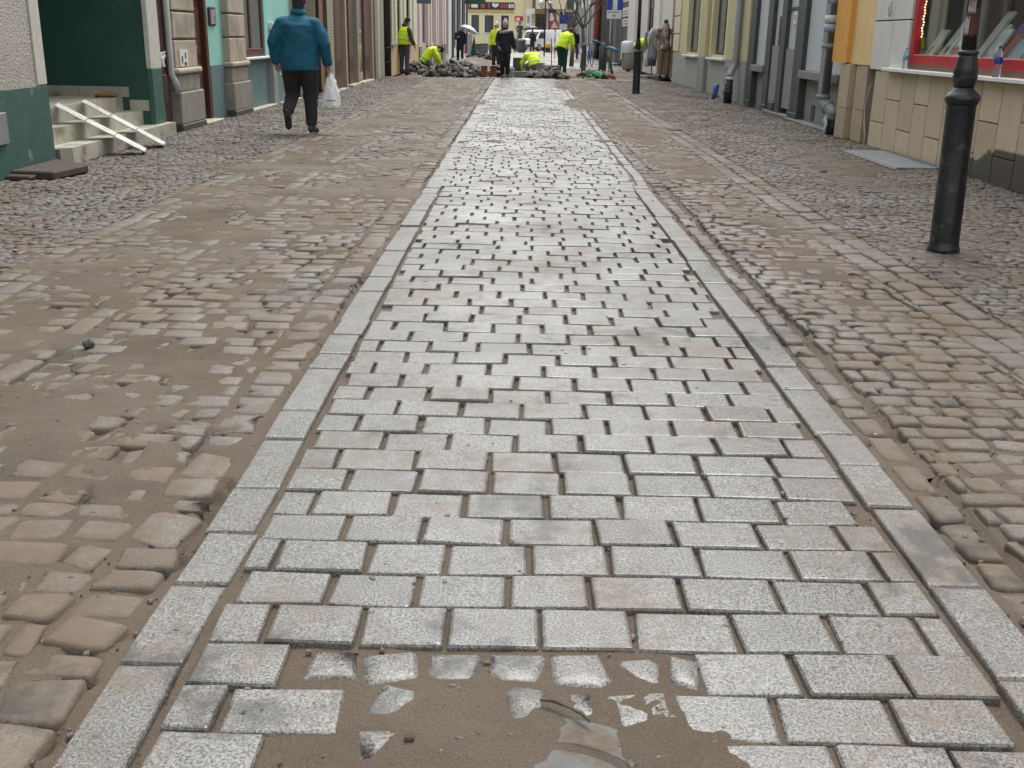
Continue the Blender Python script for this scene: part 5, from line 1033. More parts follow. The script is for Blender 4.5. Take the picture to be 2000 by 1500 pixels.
mannequin(4.30, 36.3, 'mannequin in mottled grey knit coat with white scarf on a thin stand', 'grey')
mannequin(4.52, 35.0, 'headless mannequin in camouflage jacket and tan trousers at the shop step', 'camo')
# ---- bare trees on the right, bicycles
m_bark = M('grey bark', (0.12, 0.105, 0.095), (0.075, 0.066, 0.06), 12.0, 0.9, 0.5, 30.0)
def bare_tree(x, y, h, seed, label):
    t_ = thing('bare_tree', label, 'tree', (x, y, far_z(y)), 'bare street trees on the right'); r_ = random.Random(seed); z0 = far_z(y) - 0.1
    MB().tube([(x, y, z0), (x + 0.03, y, z0 + 0.8), (x - 0.02, y, z0 + 1.8)], [0.12, 0.085, 0.07], 10).obj('trunk', m_bark, t_, smooth=True)
    cr = MB()
    def grow(p, d, r, L, lev):
        pts = [p]; q = p.copy(); dd_ = d.copy()
        for k in range(4):
            dd_ = (dd_ + Vector((r_.uniform(-.25, .25), r_.uniform(-.25, .25), r_.uniform(-0.02, .16)))).normalized(); q = q + dd_ * (L / 4); pts.append(q.copy())
        cr.tube(pts, [r * (1 - 0.16 * k) for k in range(5)], 6)
        if lev < 4:
            for k in range(3 if lev < 2 else 3):
                a = pts[r_.randrange(2, 5)]; nd_ = (dd_ + Vector((r_.uniform(-.9, .9), r_.uniform(-.9, .9), r_.uniform(-.1, .6)))).normalized(); grow(a, nd_, r * 0.55, L * 0.7, lev + 1)
    for k in range(4):
        a = k * 1.57 + r_.uniform(-.4, .4); grow(Vector((x - 0.02, y, z0 + 1.7)), Vector((math.cos(a) * 0.6, math.sin(a) * 0.6, 1.0)).normalized(), 0.05, h * 0.38, 0)
    cr.obj('crown', m_bark, t_, smooth=True)
bare_tree(2.62, 47.5, 4.2, 1, 'bare young tree with dark trunk beside the bicycles'); bare_tree(2.28, 50.5, 4.5, 2, 'bare young tree with forked limbs beyond the leaning worker'); bare_tree(2.35, 64.0, 5.0, 3, 'far bare tree near the traffic signs')
def bicycle(x, y, rot, label, mat):
    t_ = thing('bicycle', label, 'bicycle', (x, y, far_z(y)), 'bicycles parked on the right'); z0 = far_z(y)
    m4 = Matrix.Translation((x, y, z0)) @ Matrix.Rotation(rot, 4, 'Z')
    for s in (-0.52, 0.52):
        w_ = MB(); w_.tube([(s + 0.33 * math.cos(a * 0.3142), 0, 0.35 + 0.33 * math.sin(a * 0.3142)) for a in range(21)], 0.018, 8); wo = w_.xf(m4).obj('wheel', m_black, t_, smooth=True)
        sp_ = MB()
        for a in range(8): sp_.tube([(s, 0, 0.35), (s + 0.32 * math.cos(a * 0.785), 0, 0.35 + 0.32 * math.sin(a * 0.785))], 0.003, 4)
        sp_.xf(m4).obj('spokes', m_dp_w, wo)
    f_ = MB()
    for a, b in (((-0.52, 0, 0.35), (-0.1, 0, 0.32)), ((-0.1, 0, 0.32), (-0.22, 0, 0.85)), ((-0.1, 0, 0.32), (0.36, 0, 0.78)), ((-0.2, 0, 0.78), (0.35, 0, 0.82)), ((-0.52, 0, 0.35), (-0.2, 0, 0.78)), ((0.52, 0, 0.35), (0.33, 0, 0.95))): f_.tube([a, b], 0.02, 8)
    f_.xf(m4).obj('frame', mat, t_, smooth=True)
    MB().ball((-0.24, 0, 0.9), (0.13, 0.07, 0.03), 10, 6).xf(m4).obj('saddle', m_black, t_, smooth=True); MB().tube([(0.28, -0.27, 1.0), (0.34, -0.1, 0.98), (0.34, 0.1, 0.98), (0.28, 0.27, 1.0)], 0.014, 8).xf(m4).obj('handlebar', m_black, t_, smooth=True)
bicycle(3.05, 49.5, R(75), 'blue bicycle leaning by the bare tree', M('blue frame', (0.05, 0.16, 0.40))); bicycle(3.75, 50.2, R(80), 'pale blue bicycle beside the slate house', M('pale blue frame', (0.14, 0.28, 0.42)))
# ---- van on the square
van = thing('white_van', 'white delivery van parked on the square before the sand coloured porch', 'van', (1.9, 101, far_z(101)))
vm = Matrix.Translation((1.75, 101.0, far_z(101))) @ Matrix.Rotation(R(52), 4, 'Z')
m_vanw = M('white van paint', (0.72, 0.74, 0.75), (0.66, 0.68, 0.69), 2.0, 0.3)
prof = [(-2.2, 0.32), (2.15, 0.32), (2.25, 0.5), (2.2, 0.95), (1.75, 1.08), (1.25, 1.72), (0.9, 1.82), (-2.1, 1.84), (-2.22, 1.7)]
vb = MB().prism([(-q[0], q[1]) for q in prof][::-1], -0.88, 0.88, 'y'); vb.v = [(q[0], q[1] * (1 - 0.10 * max(0, (q[2] - 1.0) / 0.85)), q[2]) for q in vb.v]
vbo = vb.xf(vm).obj('body', m_vanw, van, bevel=0.05, seg=2)
for s in (-1, 1):
    MB().prism([(-1.65, 1.1), (-1.2, 1.6), (-0.55, 1.62), (-0.55, 1.1)][::s], s * 0.80, s * 0.885, 'y').xf(vm).obj('side_window', m_glass, van)
    MB().box(-2.26, -2.18, s * 0.55, s * 0.8, 0.68, 0.86).xf(vm).obj('headlight', M('lamp glass', (0.5, 0.5, 0.5), None, 3.0, 0.1), van, bevel=0.02)
    MB().box(2.20, 2.235, s * 0.70, s * 0.84, 0.75, 1.15).xf(vm).obj('tail_light', m_redf, van, bevel=0.01)
    for xx in (-1.45, 1.45):
        wo = MB().lathe([(0.2, -0.1), (0.31, -0.09), (0.32, 0.0), (0.31, 0.09), (0.2, 0.1)], (xx, s * 0.80, 0.31), 20, (0, 1, 0)).xf(vm).obj('wheel', m_black, van, smooth=True)
        MB().lathe([(0.02, -0.108), (0.17, -0.105), (0.19, -0.09), (0.19, 0.09), (0.17, 0.105), (0.02, 0.108)], (xx, s * 0.80, 0.31), 16, (0, 1, 0)).xf(vm).obj('rim', m_dp_w, wo, smooth=True)
MB().prism([(-1.77, 1.10), (-1.33, 1.66), (-1.30, 1.64), (-1.73, 1.08)], -0.7, 0.7, 'y').xf(vm).obj('windscreen', m_glass, van); MB().box(2.18, 2.236, -0.6, 0.6, 1.2, 1.6).xf(vm).obj('rear_window', m_glass, van, bevel=0.01); MB().box(-2.3, -2.15, -0.8, 0.8, 0.34, 0.58).xf(vm).obj('bumper', m_dkgrey, van, bevel=0.03); MB().box(-2.30, -2.285, -0.25, 0.25, 0.42, 0.52).xf(vm).obj('number_plate', m_let, van)
# ---- plate compactor
pcx, pcy = 2.18, 93.0; z0 = far_z(93)
pk = thing('plate_compactor', 'yellow plate compactor standing before the white van', 'compactor', (pcx, pcy, z0)); m_yelm = M('machine yellow', (0.62, 0.42, 0.03), (0.55, 0.36, 0.03), 4.0, 0.45)
MB().box(pcx - 0.3, pcx + 0.3, pcy - 0.3, pcy + 0.3, z0, z0 + 0.1).obj('plate', m_black, pk, bevel=0.03); MB().box(pcx - 0.2, pcx + 0.2, pcy - 0.2, pcy + 0.2, z0 + 0.1, z0 + 0.35).obj('engine', m_black, pk, bevel=0.03); MB().box(pcx - 0.24, pcx + 0.24, pcy - 0.22, pcy + 0.1, z0 + 0.35, z0 + 0.72).obj('tank', m_yelm, pk, bevel=0.06); MB().tube([(pcx - 0.2, pcy + 0.2, z0 + 0.3), (pcx - 0.2, pcy + 0.5, z0 + 1.0), (pcx + 0.2, pcy + 0.5, z0 + 1.0), (pcx + 0.2, pcy + 0.2, z0 + 0.3)], 0.02, 8).obj('handle', m_black, pk, smooth=True)
# ---- signs at the square
tw = thing('warning_sign', 'red and white triangular warning sign on a red striped pole', 'road sign', (1.72, 60, far_z(60)))
for k in range(8): MB().tube([(1.78, 60, 0.1 + k * 0.28), (1.78, 60, 0.38 + k * 0.28)], 0.035, 10).obj('pole_band', m_tr if k % 2 else m_tw, tw, smooth=True)
MB().prism([(1.42, 1.62), (2.02, 1.62), (1.72, 2.18)], 59.93, 59.95, 'y').obj('panel', m_tr, tw); MB().prism([(1.52, 1.68), (1.92, 1.68), (1.72, 2.04)], 59.92, 59.929, 'y').obj('field', m_tw, tw)
bsn = thing('blue_sign', 'small blue road sign with white plate far at the square', 'road sign', (2.25, 62, far_z(62))); MB().tube([(2.28, 62.04, 0), (2.28, 62.04, 2.6)], 0.03, 10).obj('pole', m_dp_w, bsn, smooth=True); box('panel', M('sign blue far', (0.015, 0.06, 0.36)), bsn, 2.05, 2.52, 62.0, 62.012, 1.95, 2.40, bevel=0.0); box('plate', m_let, bsn, 2.07, 2.5, 62.0, 62.012, 1.6, 1.92, bevel=0.0)
# globe lamp standard on the square
gl = thing('globe_lamp', 'street lamp with white globes before the end building', 'lamp', (1.45, 72, far_z(72))); MB().tube([(1.45, 72, 0), (1.45, 72, 3.6)], 0.05, 10).obj('pole', m_iron, gl, smooth=True)
for dx, z in ((-0.28, 3.25), (0.05, 3.75), (0.3, 3.2)): MB().ball((1.45 + dx, 72, z), 0.2, 14, 10).obj('globe', M('white globe', (0.68, 0.68, 0.66), None, 2.0, 0.25), gl, smooth=True); MB().tube([(1.45, 72, z - 0.3), (1.45 + dx, 72, z - 0.25), (1.45 + dx, 72, z - 0.18)], 0.025, 8).obj('arm', m_iron, gl, smooth=True)
# ---- statue on plinth
stt = thing('statue', 'dark bronze statue of a standing draped figure on a low plinth', 'statue', (-0.3, 95, far_z(95))); m_brz = M('dark bronze', (0.035, 0.042, 0.042), (0.06, 0.068, 0.066), 5.0, 0.5, 0.2, 30.0)
zb = 0.3
sm_ = MB().tube([(-0.22, 95, zb + 0.72), (-0.22, 95, zb + 1.1), (-0.2, 95, zb + 1.5), (-0.22, 95, zb + 1.78), (-0.22, 95, zb + 1.9)], [(0.26, 0.24), (0.22, 0.2), (0.2, 0.16), (0.25, 0.15), (0.09, 0.09)], 16).ball((-0.22, 95, zb + 2.02), (0.11, 0.12, 0.14), 12, 8)
sm_.tube([(-0.02, 95, zb + 1.78), (0.06, 94.9, zb + 1.5), (-0.08, 94.8, zb + 1.35)], [0.08, 0.07, 0.055], 10); sm_.tube([(-0.42, 95, zb + 1.78), (-0.50, 94.95, zb + 1.5), (-0.40, 94.85, zb + 1.25)], [0.08, 0.07, 0.055], 10)
remesh(sm_.obj('figure', m_brz, stt), 0.03, 3, 0.05, 0.2); MB().box(-0.7, 0.2, 94.6, 95.4, -0.03, zb + 0.72).obj('plinth', m_dkgrey, stt, bevel=0.04)
# covered bin with a pale lid, crates, folded parasol
wbn = thing('dark_bin', 'dark waste bin with pale lid before the statue', 'bin', (-0.05, 89, far_z(89))); MB().lathe([(0.3, 0), (0.34, 0.1), (0.34, 0.86), (0.33, 0.9)], (-0.05, 89, far_z(89)), 18).obj('body', m_dkgrey, wbn, smooth=True); MB().lathe([(0.37, 0.9), (0.38, 0.92), (0.38, 1.0), (0.14, 1.06)], (-0.05, 89, far_z(89)), 18).obj('lid', m_gpale, wbn, smooth=True)
m_crate = M('grey crate', (0.13, 0.135, 0.13), (0.10, 0.105, 0.10), 3.0, 0.8)
for (x, y, z, wx, hh, lb) in ((-2.85, 70, 0.35, 0.45, 0.42, 'brownish crate on the left of the far stack'), (-2.40, 69.5, 0.25, 0.50, 0.55, 'greenish grey crate in the middle of the far stack'), (-1.85, 69.8, 0.2, 0.5, 0.7, 'tall slanted crate beside the walking woman')):
    z1 = far_z(y); c_ = thing('crate', lb, 'crate', (x, y, z1), 'crates and slabs stacked before the end building')
    for k in range(4): box('board', m_crate, c_, x - wx / 2, x + wx / 2, y - 0.2, y + 0.2, z1 + (z + hh) * k / 4, z1 + (z + hh) * (k + 1) / 4 - 0.012)
pf = thing('folded_parasol', 'dark green folded parasol beside the person with pale umbrella', 'parasol', (-2.75, 60, far_z(60))); MB().lathe([(0.03, 0.0), (0.19, 0.12), (0.15, 0.45), (0.06, 0.95), (0.015, 1.25)], (-2.62, 60, far_z(60)), 10).obj('canopy', M('dark green canvas', (0.015, 0.065, 0.045)), pf, smooth=True); MB().tube([(-2.62, 60, far_z(60)), (-2.62, 60, 1.6)], 0.02, 6).obj('pole', m_dp_w, pf); box('banner', M('pale grey canvas', (0.42, 0.44, 0.47)), pf, -2.98, -2.72, 60.05, 60.1, 0.12, 1.3)
wbt = thing('water_jug', 'white water jug by the maroon doorway', 'jug', (-3.3, 48, far_z(48))); MB().lathe([(0.1, 0), (0.13, 0.03), (0.13, 0.25), (0.05, 0.34), (0.045, 0.4)], (-3.3, 48.0, 0.0), 14).obj('body', M('milky plastic', (0.55, 0.56, 0.58)), wbt, smooth=True); MB().lathe([(0.05, 0.4), (0.05, 0.44), (0.02, 0.45)], (-3.3, 48.0, 0.0), 10).obj('cap', m_white, wbt, smooth=True)
# ------------------------------------------------------------------ people
m_skin = M('skin', (0.46, 0.27, 0.20), (0.42, 0.24, 0.175), 8.0, 0.55)
def cloth(name, c1, c2=None, sc_=10.0): return M(name, c1, c2 or tuple(q * 0.8 for q in c1), sc_, 0.85, 0.25, 220.0)
JN = dict(pel=(0, 0, .95), mid=(0, 0, 1.13), chest=(0, 0, 1.33), neck=(0, 0.0, 1.49), head=(0, .02, 1.625),
          shl=(-.18, 0, 1.385), shr=(.18, 0, 1.385), ell=(-.25, -.02, 1.13), elr=(.25, -.02, 1.13), wrl=(-.26, .04, .88), wrr=(.26, .04, .88),
          hil=(-.095, 0, .92), hir=(.095, 0, .92), knl=(-.10, .01, .49), knr=(.10, .01, .49), anl=(-.11, -.02, .085), anr=(.11, -.02, .085), toel=(-.12, .15, .03), toer=(.12, .15, .03))
def person(label, pos, face, pose, top, bottom, shoe=None, hat=None, hair=None, bulk=1.0, scale=1.0, hivis=None, bands=None, coat=0.0, vox=0.016, cat='person', vest=None, group=None, hood=None, glove=None):
    J = {k: Vector(v) for k, v in JN.items()}
    for k, v in pose.items(): J[k] = Vector(v)
    m4 = Matrix.Translation(pos) @ Matrix.Rotation(face, 4, 'Z') @ Matrix.Scale(scale, 4)
    t_ = thing('person', label, cat, pos, group)
    sp = (J['neck'] - J['chest']).normalized(); hd = (J['head'] - J['neck']).normalized()
    fwd = Vector((0, 1, 0)); fwd = (fwd - hd * fwd.dot(hd)); fwd = fwd.normalized() if fwd.length > 0.2 else Vector((0, 0, -1))
    if 'look' in pose: fwd = Vector(pose['look']); fwd = (fwd - hd * fwd.dot(hd)).normalized()
    side = fwd.cross(hd).normalized(); rot = Matrix((side, fwd, hd)).transposed()
    H = J['head']
    # body: one continuous surface with head, hands and the limbs inside the clothes
    b = MB(); b.ball(H, (.074, .092, .112), 18, 14, rot); b.ball(H + rot @ Vector((0, .028, -.055)), (.055, .062, .06), 14, 10, rot)
    b.tube([J['neck'] - sp * .05, J['neck'] + hd * .06, H], [.056, .052, .05], 12)
    b.ball(H + rot @ Vector((0, .098, -.015)), (.014, .02, .024), 8, 6, rot)
    for s in (-1, 1): b.ball(H + rot @ Vector((s * .075, -.005, -.01)), (.013, .022, .032), 8, 6, rot)
    b.tube([J['pel'], J['mid'], J['chest'], J['neck']], [.10, .10, .12, .05], 12)
    for sd_ in 'lr':
        sh, el, wr, hi, kn, an = (J[q + sd_] for q in ('sh', 'el', 'wr', 'hi', 'kn', 'an'))
        b.tube([J['chest'].lerp(sh, 0.5), sh, el, wr], [.06, .05, .04, .028], 10); b.tube([J['pel'], hi, kn, an], [.08, .075, .055, .038], 10)
        d = (wr - el).normalized(); sgn_ = -1 if sd_ == 'l' else 1
        inn = Vector((-sgn_, 0, 0)); inn = (inn - d * inn.dot(d)).normalized(); fw = d.cross(inn) * (1 if sd_ == 'l' else -1)
        if fw.y < 0 and abs(fw.y) > 0.3: fw = -fw
        pc_ = wr + d * .05; b.tube([wr - d * .01, wr + d * .03, wr + d * .085], [(.026, .02), (.038, .017), (.036, .014)], 10, fw)
        for k in range(4):
            r0 = wr + d * .082 + fw * (.027 - .018 * k); L = (.075, .085, .078, .06)[k]
            b.tube([r0 - d * .01, r0 + d * L * .45 + inn * .006, r0 + d * L * .8 + inn * .022, r0 + d * L * .86 + inn * .04], [.0095, .009, .008, .006], 7)
        th = wr + d * .03 + fw * .03; b.tube([th, th + d * .035 + fw * .022 + inn * .006, th + d * .07 + fw * .028 + inn * .014], [.012, .0105, .008], 7)
    o = b.xf(m4).obj('body', m_skin, t_); remesh(o, min(vox, 0.011), 2)
    for s in (-1, 1):
        MB().ball(H + rot @ Vector((s * .03, .082, .008)), (.012, .008, .006), 8, 6, rot).xf(m4).obj('eye', m_black, t_, smooth=True)
    MB().ball(H + rot @ Vector((0, .086, -.058)), (.024, .008, .006), 8, 6, rot).xf(m4).obj('mouth', M('lips', (0.32, 0.12, 0.10)), t_, smooth=True)
    # trousers
    tr = MB(); tr.ball(J['pel'] - Vector((0, 0, .01)), (.165 * bulk, .125 * bulk, .13), 16, 10)
    for sd_ in 'lr':
        hi, kn, an = (J[q + sd_] for q in ('hi', 'kn', 'an'))
        tr.tube([hi + Vector((0, 0, .04)), hi.lerp(kn, .35), kn, kn.lerp(an, .5), an + (kn - an).normalized() * 0.02], [.10 * bulk, .094 * bulk, .078 * bulk ** .7, .070 * bulk ** .5, .066], 14)
        ft = MB(); toe = J['toe' + sd_]; f_ = (toe - an); f_ = f_.normalized(); heel = an - f_ * .06 + Vector((0, 0, -.03)) if f_.z > -0.5 else an - f_ * .03 + Vector((0, -.045, .0))
        ft.tube([heel - f_ * .02, heel + f_ * .04, an.lerp(toe, .45) + Vector((0, 0, .0)), toe - f_ * .01, toe + f_ * .035], [(.03, .035), (.042, .05), (.046, .045), (.046, .032), (.02, .016)], 12, (0, 0, 1)); ft.tube([an + (kn - an).normalized() * .08, an - Vector((0, 0, .01))], [.05, .05], 10)
        fo = ft.xf(m4).obj('shoe', shoe or m_black, t_); remesh(fo, 0.011, 2)
    o = tr.xf(m4).obj('trousers', bottom, t_); remesh(o, vox, 3, 0.022, 0.10)
    # jacket
    def torso(k=1.0, hem=0.0, top_=True):
        pel, mid, ch, nk = J['pel'], J['mid'], J['chest'], J['neck']; dn = (pel - mid).normalized()
        pts = [pel + dn * (.05 + coat + hem), pel, mid, ch, ch.lerp(nk, .6), nk]
        rr = [(.185 * bulk, .14 * bulk), (.185 * bulk, .14 * bulk), (.18 * bulk, .138 * bulk), (.205 * bulk ** .5, .14 * bulk), (.165, .11), (.075, .075)]
        return pts, [(a * k, c * k) for a, c in rr]
    jk = MB(); pts, rr = torso(); jk.tube(pts, rr, 20, (0, 1, 0.01)); 
    for sd_ in 'lr':
        sh, el, wr = (J[q + sd_] for q in ('sh', 'el', 'wr'))
        jk.tube([J['chest'].lerp(sh, .6) + sp * .03, sh, sh.lerp(el, .5), el, el.lerp(wr, .6), wr + (el - wr).normalized() * .01], [.07, .078 * bulk ** .6, .08 * bulk ** .6, .072 * bulk ** .5, .064, .056], 14)
    jk.tube([J['neck'] - sp * .04, J['neck'] + hd * .035], [.082, .078], 14)
    if hood: jk.ball(J['neck'] - fwd * .08 - hd * .01, (.10, .06, .08), 12, 8, rot)
    o = jk.xf(m4).obj('jacket', top, t_); remesh(o, vox, 3, 0.045, 0.17)
    if vest:
        v_ = MB(); pts, rr = torso(1.13, -.07); v_.tube(pts[:5] + [pts[4].lerp(pts[5], .5)], rr[:5] + [(.12, .10)], 20, (0, 1, 0.01))
        o = v_.xf(m4).obj('vest', vest, t_); remesh(o, vox, 2, 0.015)
    if bands:
        for f in bands:
            a, c = (pts[0], pts[1]) if False else (J['pel'].lerp(J['chest'], f - .035), J['pel'].lerp(J['chest'], f + .035)); k_ = 1.19 if vest else 1.06
            MB().tube([a, c], [(.19 * bulk * k_, .145 * bulk * k_)] * 2, 20, (0, 1, 0.01), False).xf(m4).obj('reflective_band', M('grey reflective band', (0.22, 0.24, 0.22), (0.3, 0.32, 0.3), 6.0, 0.4), t_, smooth=True)
    if hat:
        hm, style = hat
        q = MB().ball(H + rot @ Vector((0, -.012, .035)), (.084, .10, .098), 18, 12, rot)
        q.tube([H + rot @ Vector((0, -.012, .0)), H + rot @ Vector((0, -.012, .035))], [(.088, .104), (.088, .104)], 16, tuple(fwd))
        if style == 'cap': q.ball(H + rot @ Vector((0, .10, .03)), (.06, .06, .012), 12, 6, rot)
        if style == 'pom': q.ball(H + rot @ Vector((0, -.03, .125)), (.05, .05, .05), 10, 8, rot)
        # keep the face clear: cut everything below the brow in front
        o = q.xf(m4).obj('hat', hm, t_, smooth=True); remesh(o, 0.010, 2)
        o.location += (m4.to_3x3() @ (rot @ Vector((0, 0, .012)))); 
    if hair is None and hat: hair = m_dkcl
    if hair:
        q = MB().ball(H + rot @ Vector((0, -.022, .025)), (.085, .092, .105), 16, 12, rot).ball(H + rot @ Vector((0, -.05, -.03)), (.075, .055, .09), 12, 8, rot)
        o = q.xf(m4).obj('hair', hair, t_); remesh(o, 0.011, 2, 0.012, 0.03)
    return t_, J, m4
m_yhv = M('high visibility yellow', (0.62, 0.85, 0.02), (0.55, 0.78, 0.02), 8.0, 0.7, 0.2, 150.0)
m_dkcl = cloth('near black cloth', (0.012, 0.013, 0.016), (0.02, 0.021, 0.024)); m_gtr = cloth('charcoal trousers', (0.028, 0.028, 0.03), (0.02, 0.02, 0.022)); m_navy = cloth('navy coat cloth', (0.008, 0.012, 0.028), (0.012, 0.018, 0.038))
m_shoeb = M('dark shoe with pale sole edge', (0.02, 0.02, 0.021), (0.06, 0.06, 0.058), 30.0, 0.6)
# walking man in the blue jacket, seen from behind, left foot lifted
pz0 = float(sand_z(np.array(-2.81), np.array(13.81)))
man, J, m4 = person('man in teal blue jacket and dark trousers walking away with a white carrier bag', (-2.80, 13.81, 0.0), 0.0,
    dict(pel=(0, 0, .93), mid=(0, .01, 1.10), chest=(0, .02, 1.32), neck=(.0, .03, 1.465), head=(.01, .06, 1.575),
         shl=(-.20, 0, 1.345), shr=(.20, .01, 1.345), ell=(-.315, -.03, 1.12), elr=(.325, .0, 1.10), wrl=(-.30, .05, .86), wrr=(.345, .06, .84),
         hil=(-.105, 0, .90), hir=(.105, 0, .90), knl=(-.125, .10, .49), anl=(-.135, -.22, .28), toel=(-.14, -.17, .10), knr=(.115, .04, .48), anr=(.12, .0, .09), toer=(.15, .16, .035)),
    cloth('teal blue jacket', (0.004, 0.085, 0.145), (0.005, 0.105, 0.175), 3.0), m_gtr, m_shoeb, hat=(cloth('dark knitted hat', (0.022, 0.022, 0.026)), 'plain'), hair=MATS['dark knitted hat'], bulk=1.32, vox=0.013, coat=0.10)
col_ = MB().tube([J['neck'] - Vector((0, .0, .03)), J['neck'] + Vector((.003, .008, .045))], [(.098, .10), (.09, .092)], 18, (0, 1, 0)).xf(m4).obj('collar', MATS['teal blue jacket'], man, smooth=True)
for s in (-1, 1):
    seam = [(s * .245, -.10, 1.44), (s * .235, -.12, 1.30), (s * .23, -.125, 1.1)]
bag = thing('carrier_bag', 'white plastic carrier bag hanging from the walking man\'s right hand', 'bag', (-2.44, 13.86, 0.31))
q = MB(); ns = 28; hx, hy = -2.80 + .352, 13.81 + .085
prof = [(.035, .02, .74), (.05, .03, .70), (.075, .05, .62), (.10, .075, .52), (.125, .09, .42), (.135, .095, .35), (.115, .08, .318), (.04, .03, .312)]
for j, (ra, rb, z) in enumerate(prof):
    for k in range(ns):
        a = 6.2832 * k / ns; wr_ = 1 + .07 * math.sin(5 * a + j * .6) + .04 * math.sin(11 * a + j)
        q.v.append((hx - .012 * (j / 4) + .02 + ra * wr_ * math.cos(a), hy + rb * wr_ * math.sin(a), z + .012 * math.sin(3 * a)))
q.f = [(j * ns + k, j * ns + (k + 1) % ns, (j + 1) * ns + (k + 1) % ns, (j + 1) * ns + k) for j in range(len(prof) - 1) for k in range(ns)] + [tuple(range((len(prof) - 1) * ns, len(prof) * ns))]
m_bag = M('thin white plastic', (0.90, 0.92, 0.91), (0.80, 0.83, 0.83), 14.0, 0.3, 0.9, 30.0)
bg_ = q.obj('sack', m_bag, bag, smooth=True); sb = bg_.modifiers.new('sub', 'SUBSURF'); sb.levels = 1; sb.render_levels = 1
tx = bpy.data.textures.new('bagfold', 'CLOUDS'); tx.noise_scale = 0.05; dm_ = bg_.modifiers.new('fold', 'DISPLACE'); dm_.texture = tx; dm_.strength = 0.05; dm_.texture_coords = 'GLOBAL'
for s in (-1, 1): MB().tube([(hx + .02 + s * .025, hy, .70), (hx + .008 + s * .012, hy, .765), (hx, hy + .02, .80), (hx - .0, hy - .02, .80)], [(.02, .005), (.014, .005), (.01, .005), (.008, .005)], 8).obj('handle', m_bag, bag, smooth=True)
box('print', M('grey print on bag', (0.20, 0.21, 0.21), (0.4, 0.42, 0.42), 20.0, 0.5), bag, hx - .03, hx + .09, hy - .118, hy - .112, .42, .435, bevel=0.0)
tag(MB().ball((hx + .0, hy + .0, .40), (.085, .06, .07), 14, 10).obj('shopping', M('beige pack', (0.32, 0.28, 0.22)), None, smooth=True, loc=(hx, hy, .33)), 'beige pack inside the white carrier bag', 'pack')

# workers and passers-by
person('worker in yellow vest over brown jacket standing by the cream house', (-3.80, 35.5, 0.0), R(-25),
    dict(chest=(.02, .05, 1.33), neck=(.03, .09, 1.49), head=(.05, .14, 1.615), look=(.3, .9, -.3), ell=(-.24, .06, 1.14), wrl=(-.20, .22, 1.0), elr=(.27, -.02, 1.12), wrr=(.33, .08, .9)),
    cloth('brown work jacket', (0.055, 0.042, 0.035)), cloth('blue grey work trousers', (0.065, 0.075, 0.105)), None, hat=(cloth('black beanie', (0.01, 0.01, 0.012)), 'plain'), vest=m_yhv, bands=(0.25, 0.62), hood=True, coat=.05, bulk=1.05, group='site workers in high visibility clothing')
person('worker in yellow jacket kneeling beside the muddy heap of setts', (-3.15, 36.4, pz(-3.15, 36.4) + 0.02), R(-75),
    dict(pel=(0, -.10, .33), mid=(0, .0, .49), chest=(0, .16, .66), neck=(0, .32, .74), head=(0, .44, .71), look=(0, .5, -1), shl=(-.19, .2, .71), shr=(.19, .2, .71), ell=(-.24, .34, .44), elr=(.24, .34, .44), wrl=(-.14, .50, .22), wrr=(.16, .48, .2),
         hil=(-.10, -.06, .32), hir=(.10, -.06, .32), knl=(-.15, .26, .09), knr=(.16, .22, .09), anl=(-.14, -.17, .07), anr=(.14, -.18, .07), toel=(-.14, -.30, .02), toer=(.14, -.31, .02)),
    m_yhv, cloth('muddy grey trousers', (0.10, 0.095, 0.085)), None, hat=(MATS['black beanie'], 'plain'), bands=(0.15,), bulk=1.1, group='site workers in high visibility clothing')
person('woman in navy coat, pale beanie and grey scarf walking towards the paving', (-0.53, 34.0, 0.0), R(184),
    dict(pel=(0, 0, .96), knl=(-.09, .10, .50), anl=(-.10, .02, .10), toel=(-.11, .19, .06), knr=(.08, .06, .50), anr=(.07, -.06, .09), toer=(.08, .10, .03), ell=(-.26, -.06, 1.14), wrl=(-.30, -.06, .89), elr=(.25, .02, 1.12), wrr=(.20, .16, .95), look=(.5, 1, 0)),
    m_navy, cloth('dark green black trousers', (0.008, 0.012, 0.014)), None, hat=(cloth('pale grey beanie', (0.48, 0.50, 0.47), (0.38, 0.40, 0.38), 30.0), 'pom'), bulk=1.12, coat=.16, scale=.97)
tag(MB().tube([(-0.70, 33.93, 1.33), (-0.6, 33.83, 1.34), (-0.53, 33.82, 1.36), (-0.42, 33.88, 1.38), (-0.36, 34.0, 1.40), (-0.5, 34.12, 1.42), (-0.66, 34.06, 1.40)], [.03, .042, .048, .045, .038, .042, .036], 10).obj('scarf', cloth('pale grey scarf', (0.34, 0.34, 0.37), (0.25, 0.25, 0.28), 14.0), None, smooth=True, loc=(-0.53, 34, 1.3)), 'pale grey scarf round the neck of the woman in navy', 'scarf')
person('worker in yellow jacket crouching behind the long concrete kerb, back turned', (0.42, 36.6, pz(0.42, 36.6) + 0.04), R(20),
    dict(pel=(0, -.06, .34), mid=(0, .05, .50), chest=(0, .22, .62), neck=(0, .40, .66), head=(0, .52, .60), look=(0, .3, -1), shl=(-.2, .26, .66), shr=(.2, .26, .66), ell=(-.30, .36, .40), elr=(.28, .38, .40), wrl=(-.22, .52, .2), wrr=(.18, .55, .2),
         hil=(-.11, -.02, .33), hir=(.11, -.02, .33), knl=(-.20, .30, .30), knr=(.2, .28, .12), anl=(-.18, .08, .08), anr=(.17, -.14, .08), toel=(-.2, .24, .03), toer=(.18, -.26, .02)),
    m_yhv, cloth('grey work trousers', (0.14, 0.145, 0.15)), None, hat=(cloth('olive cap', (0.25, 0.27, 0.06)), 'plain'), bands=(0.12,), bulk=1.2, group='site workers in high visibility clothing')
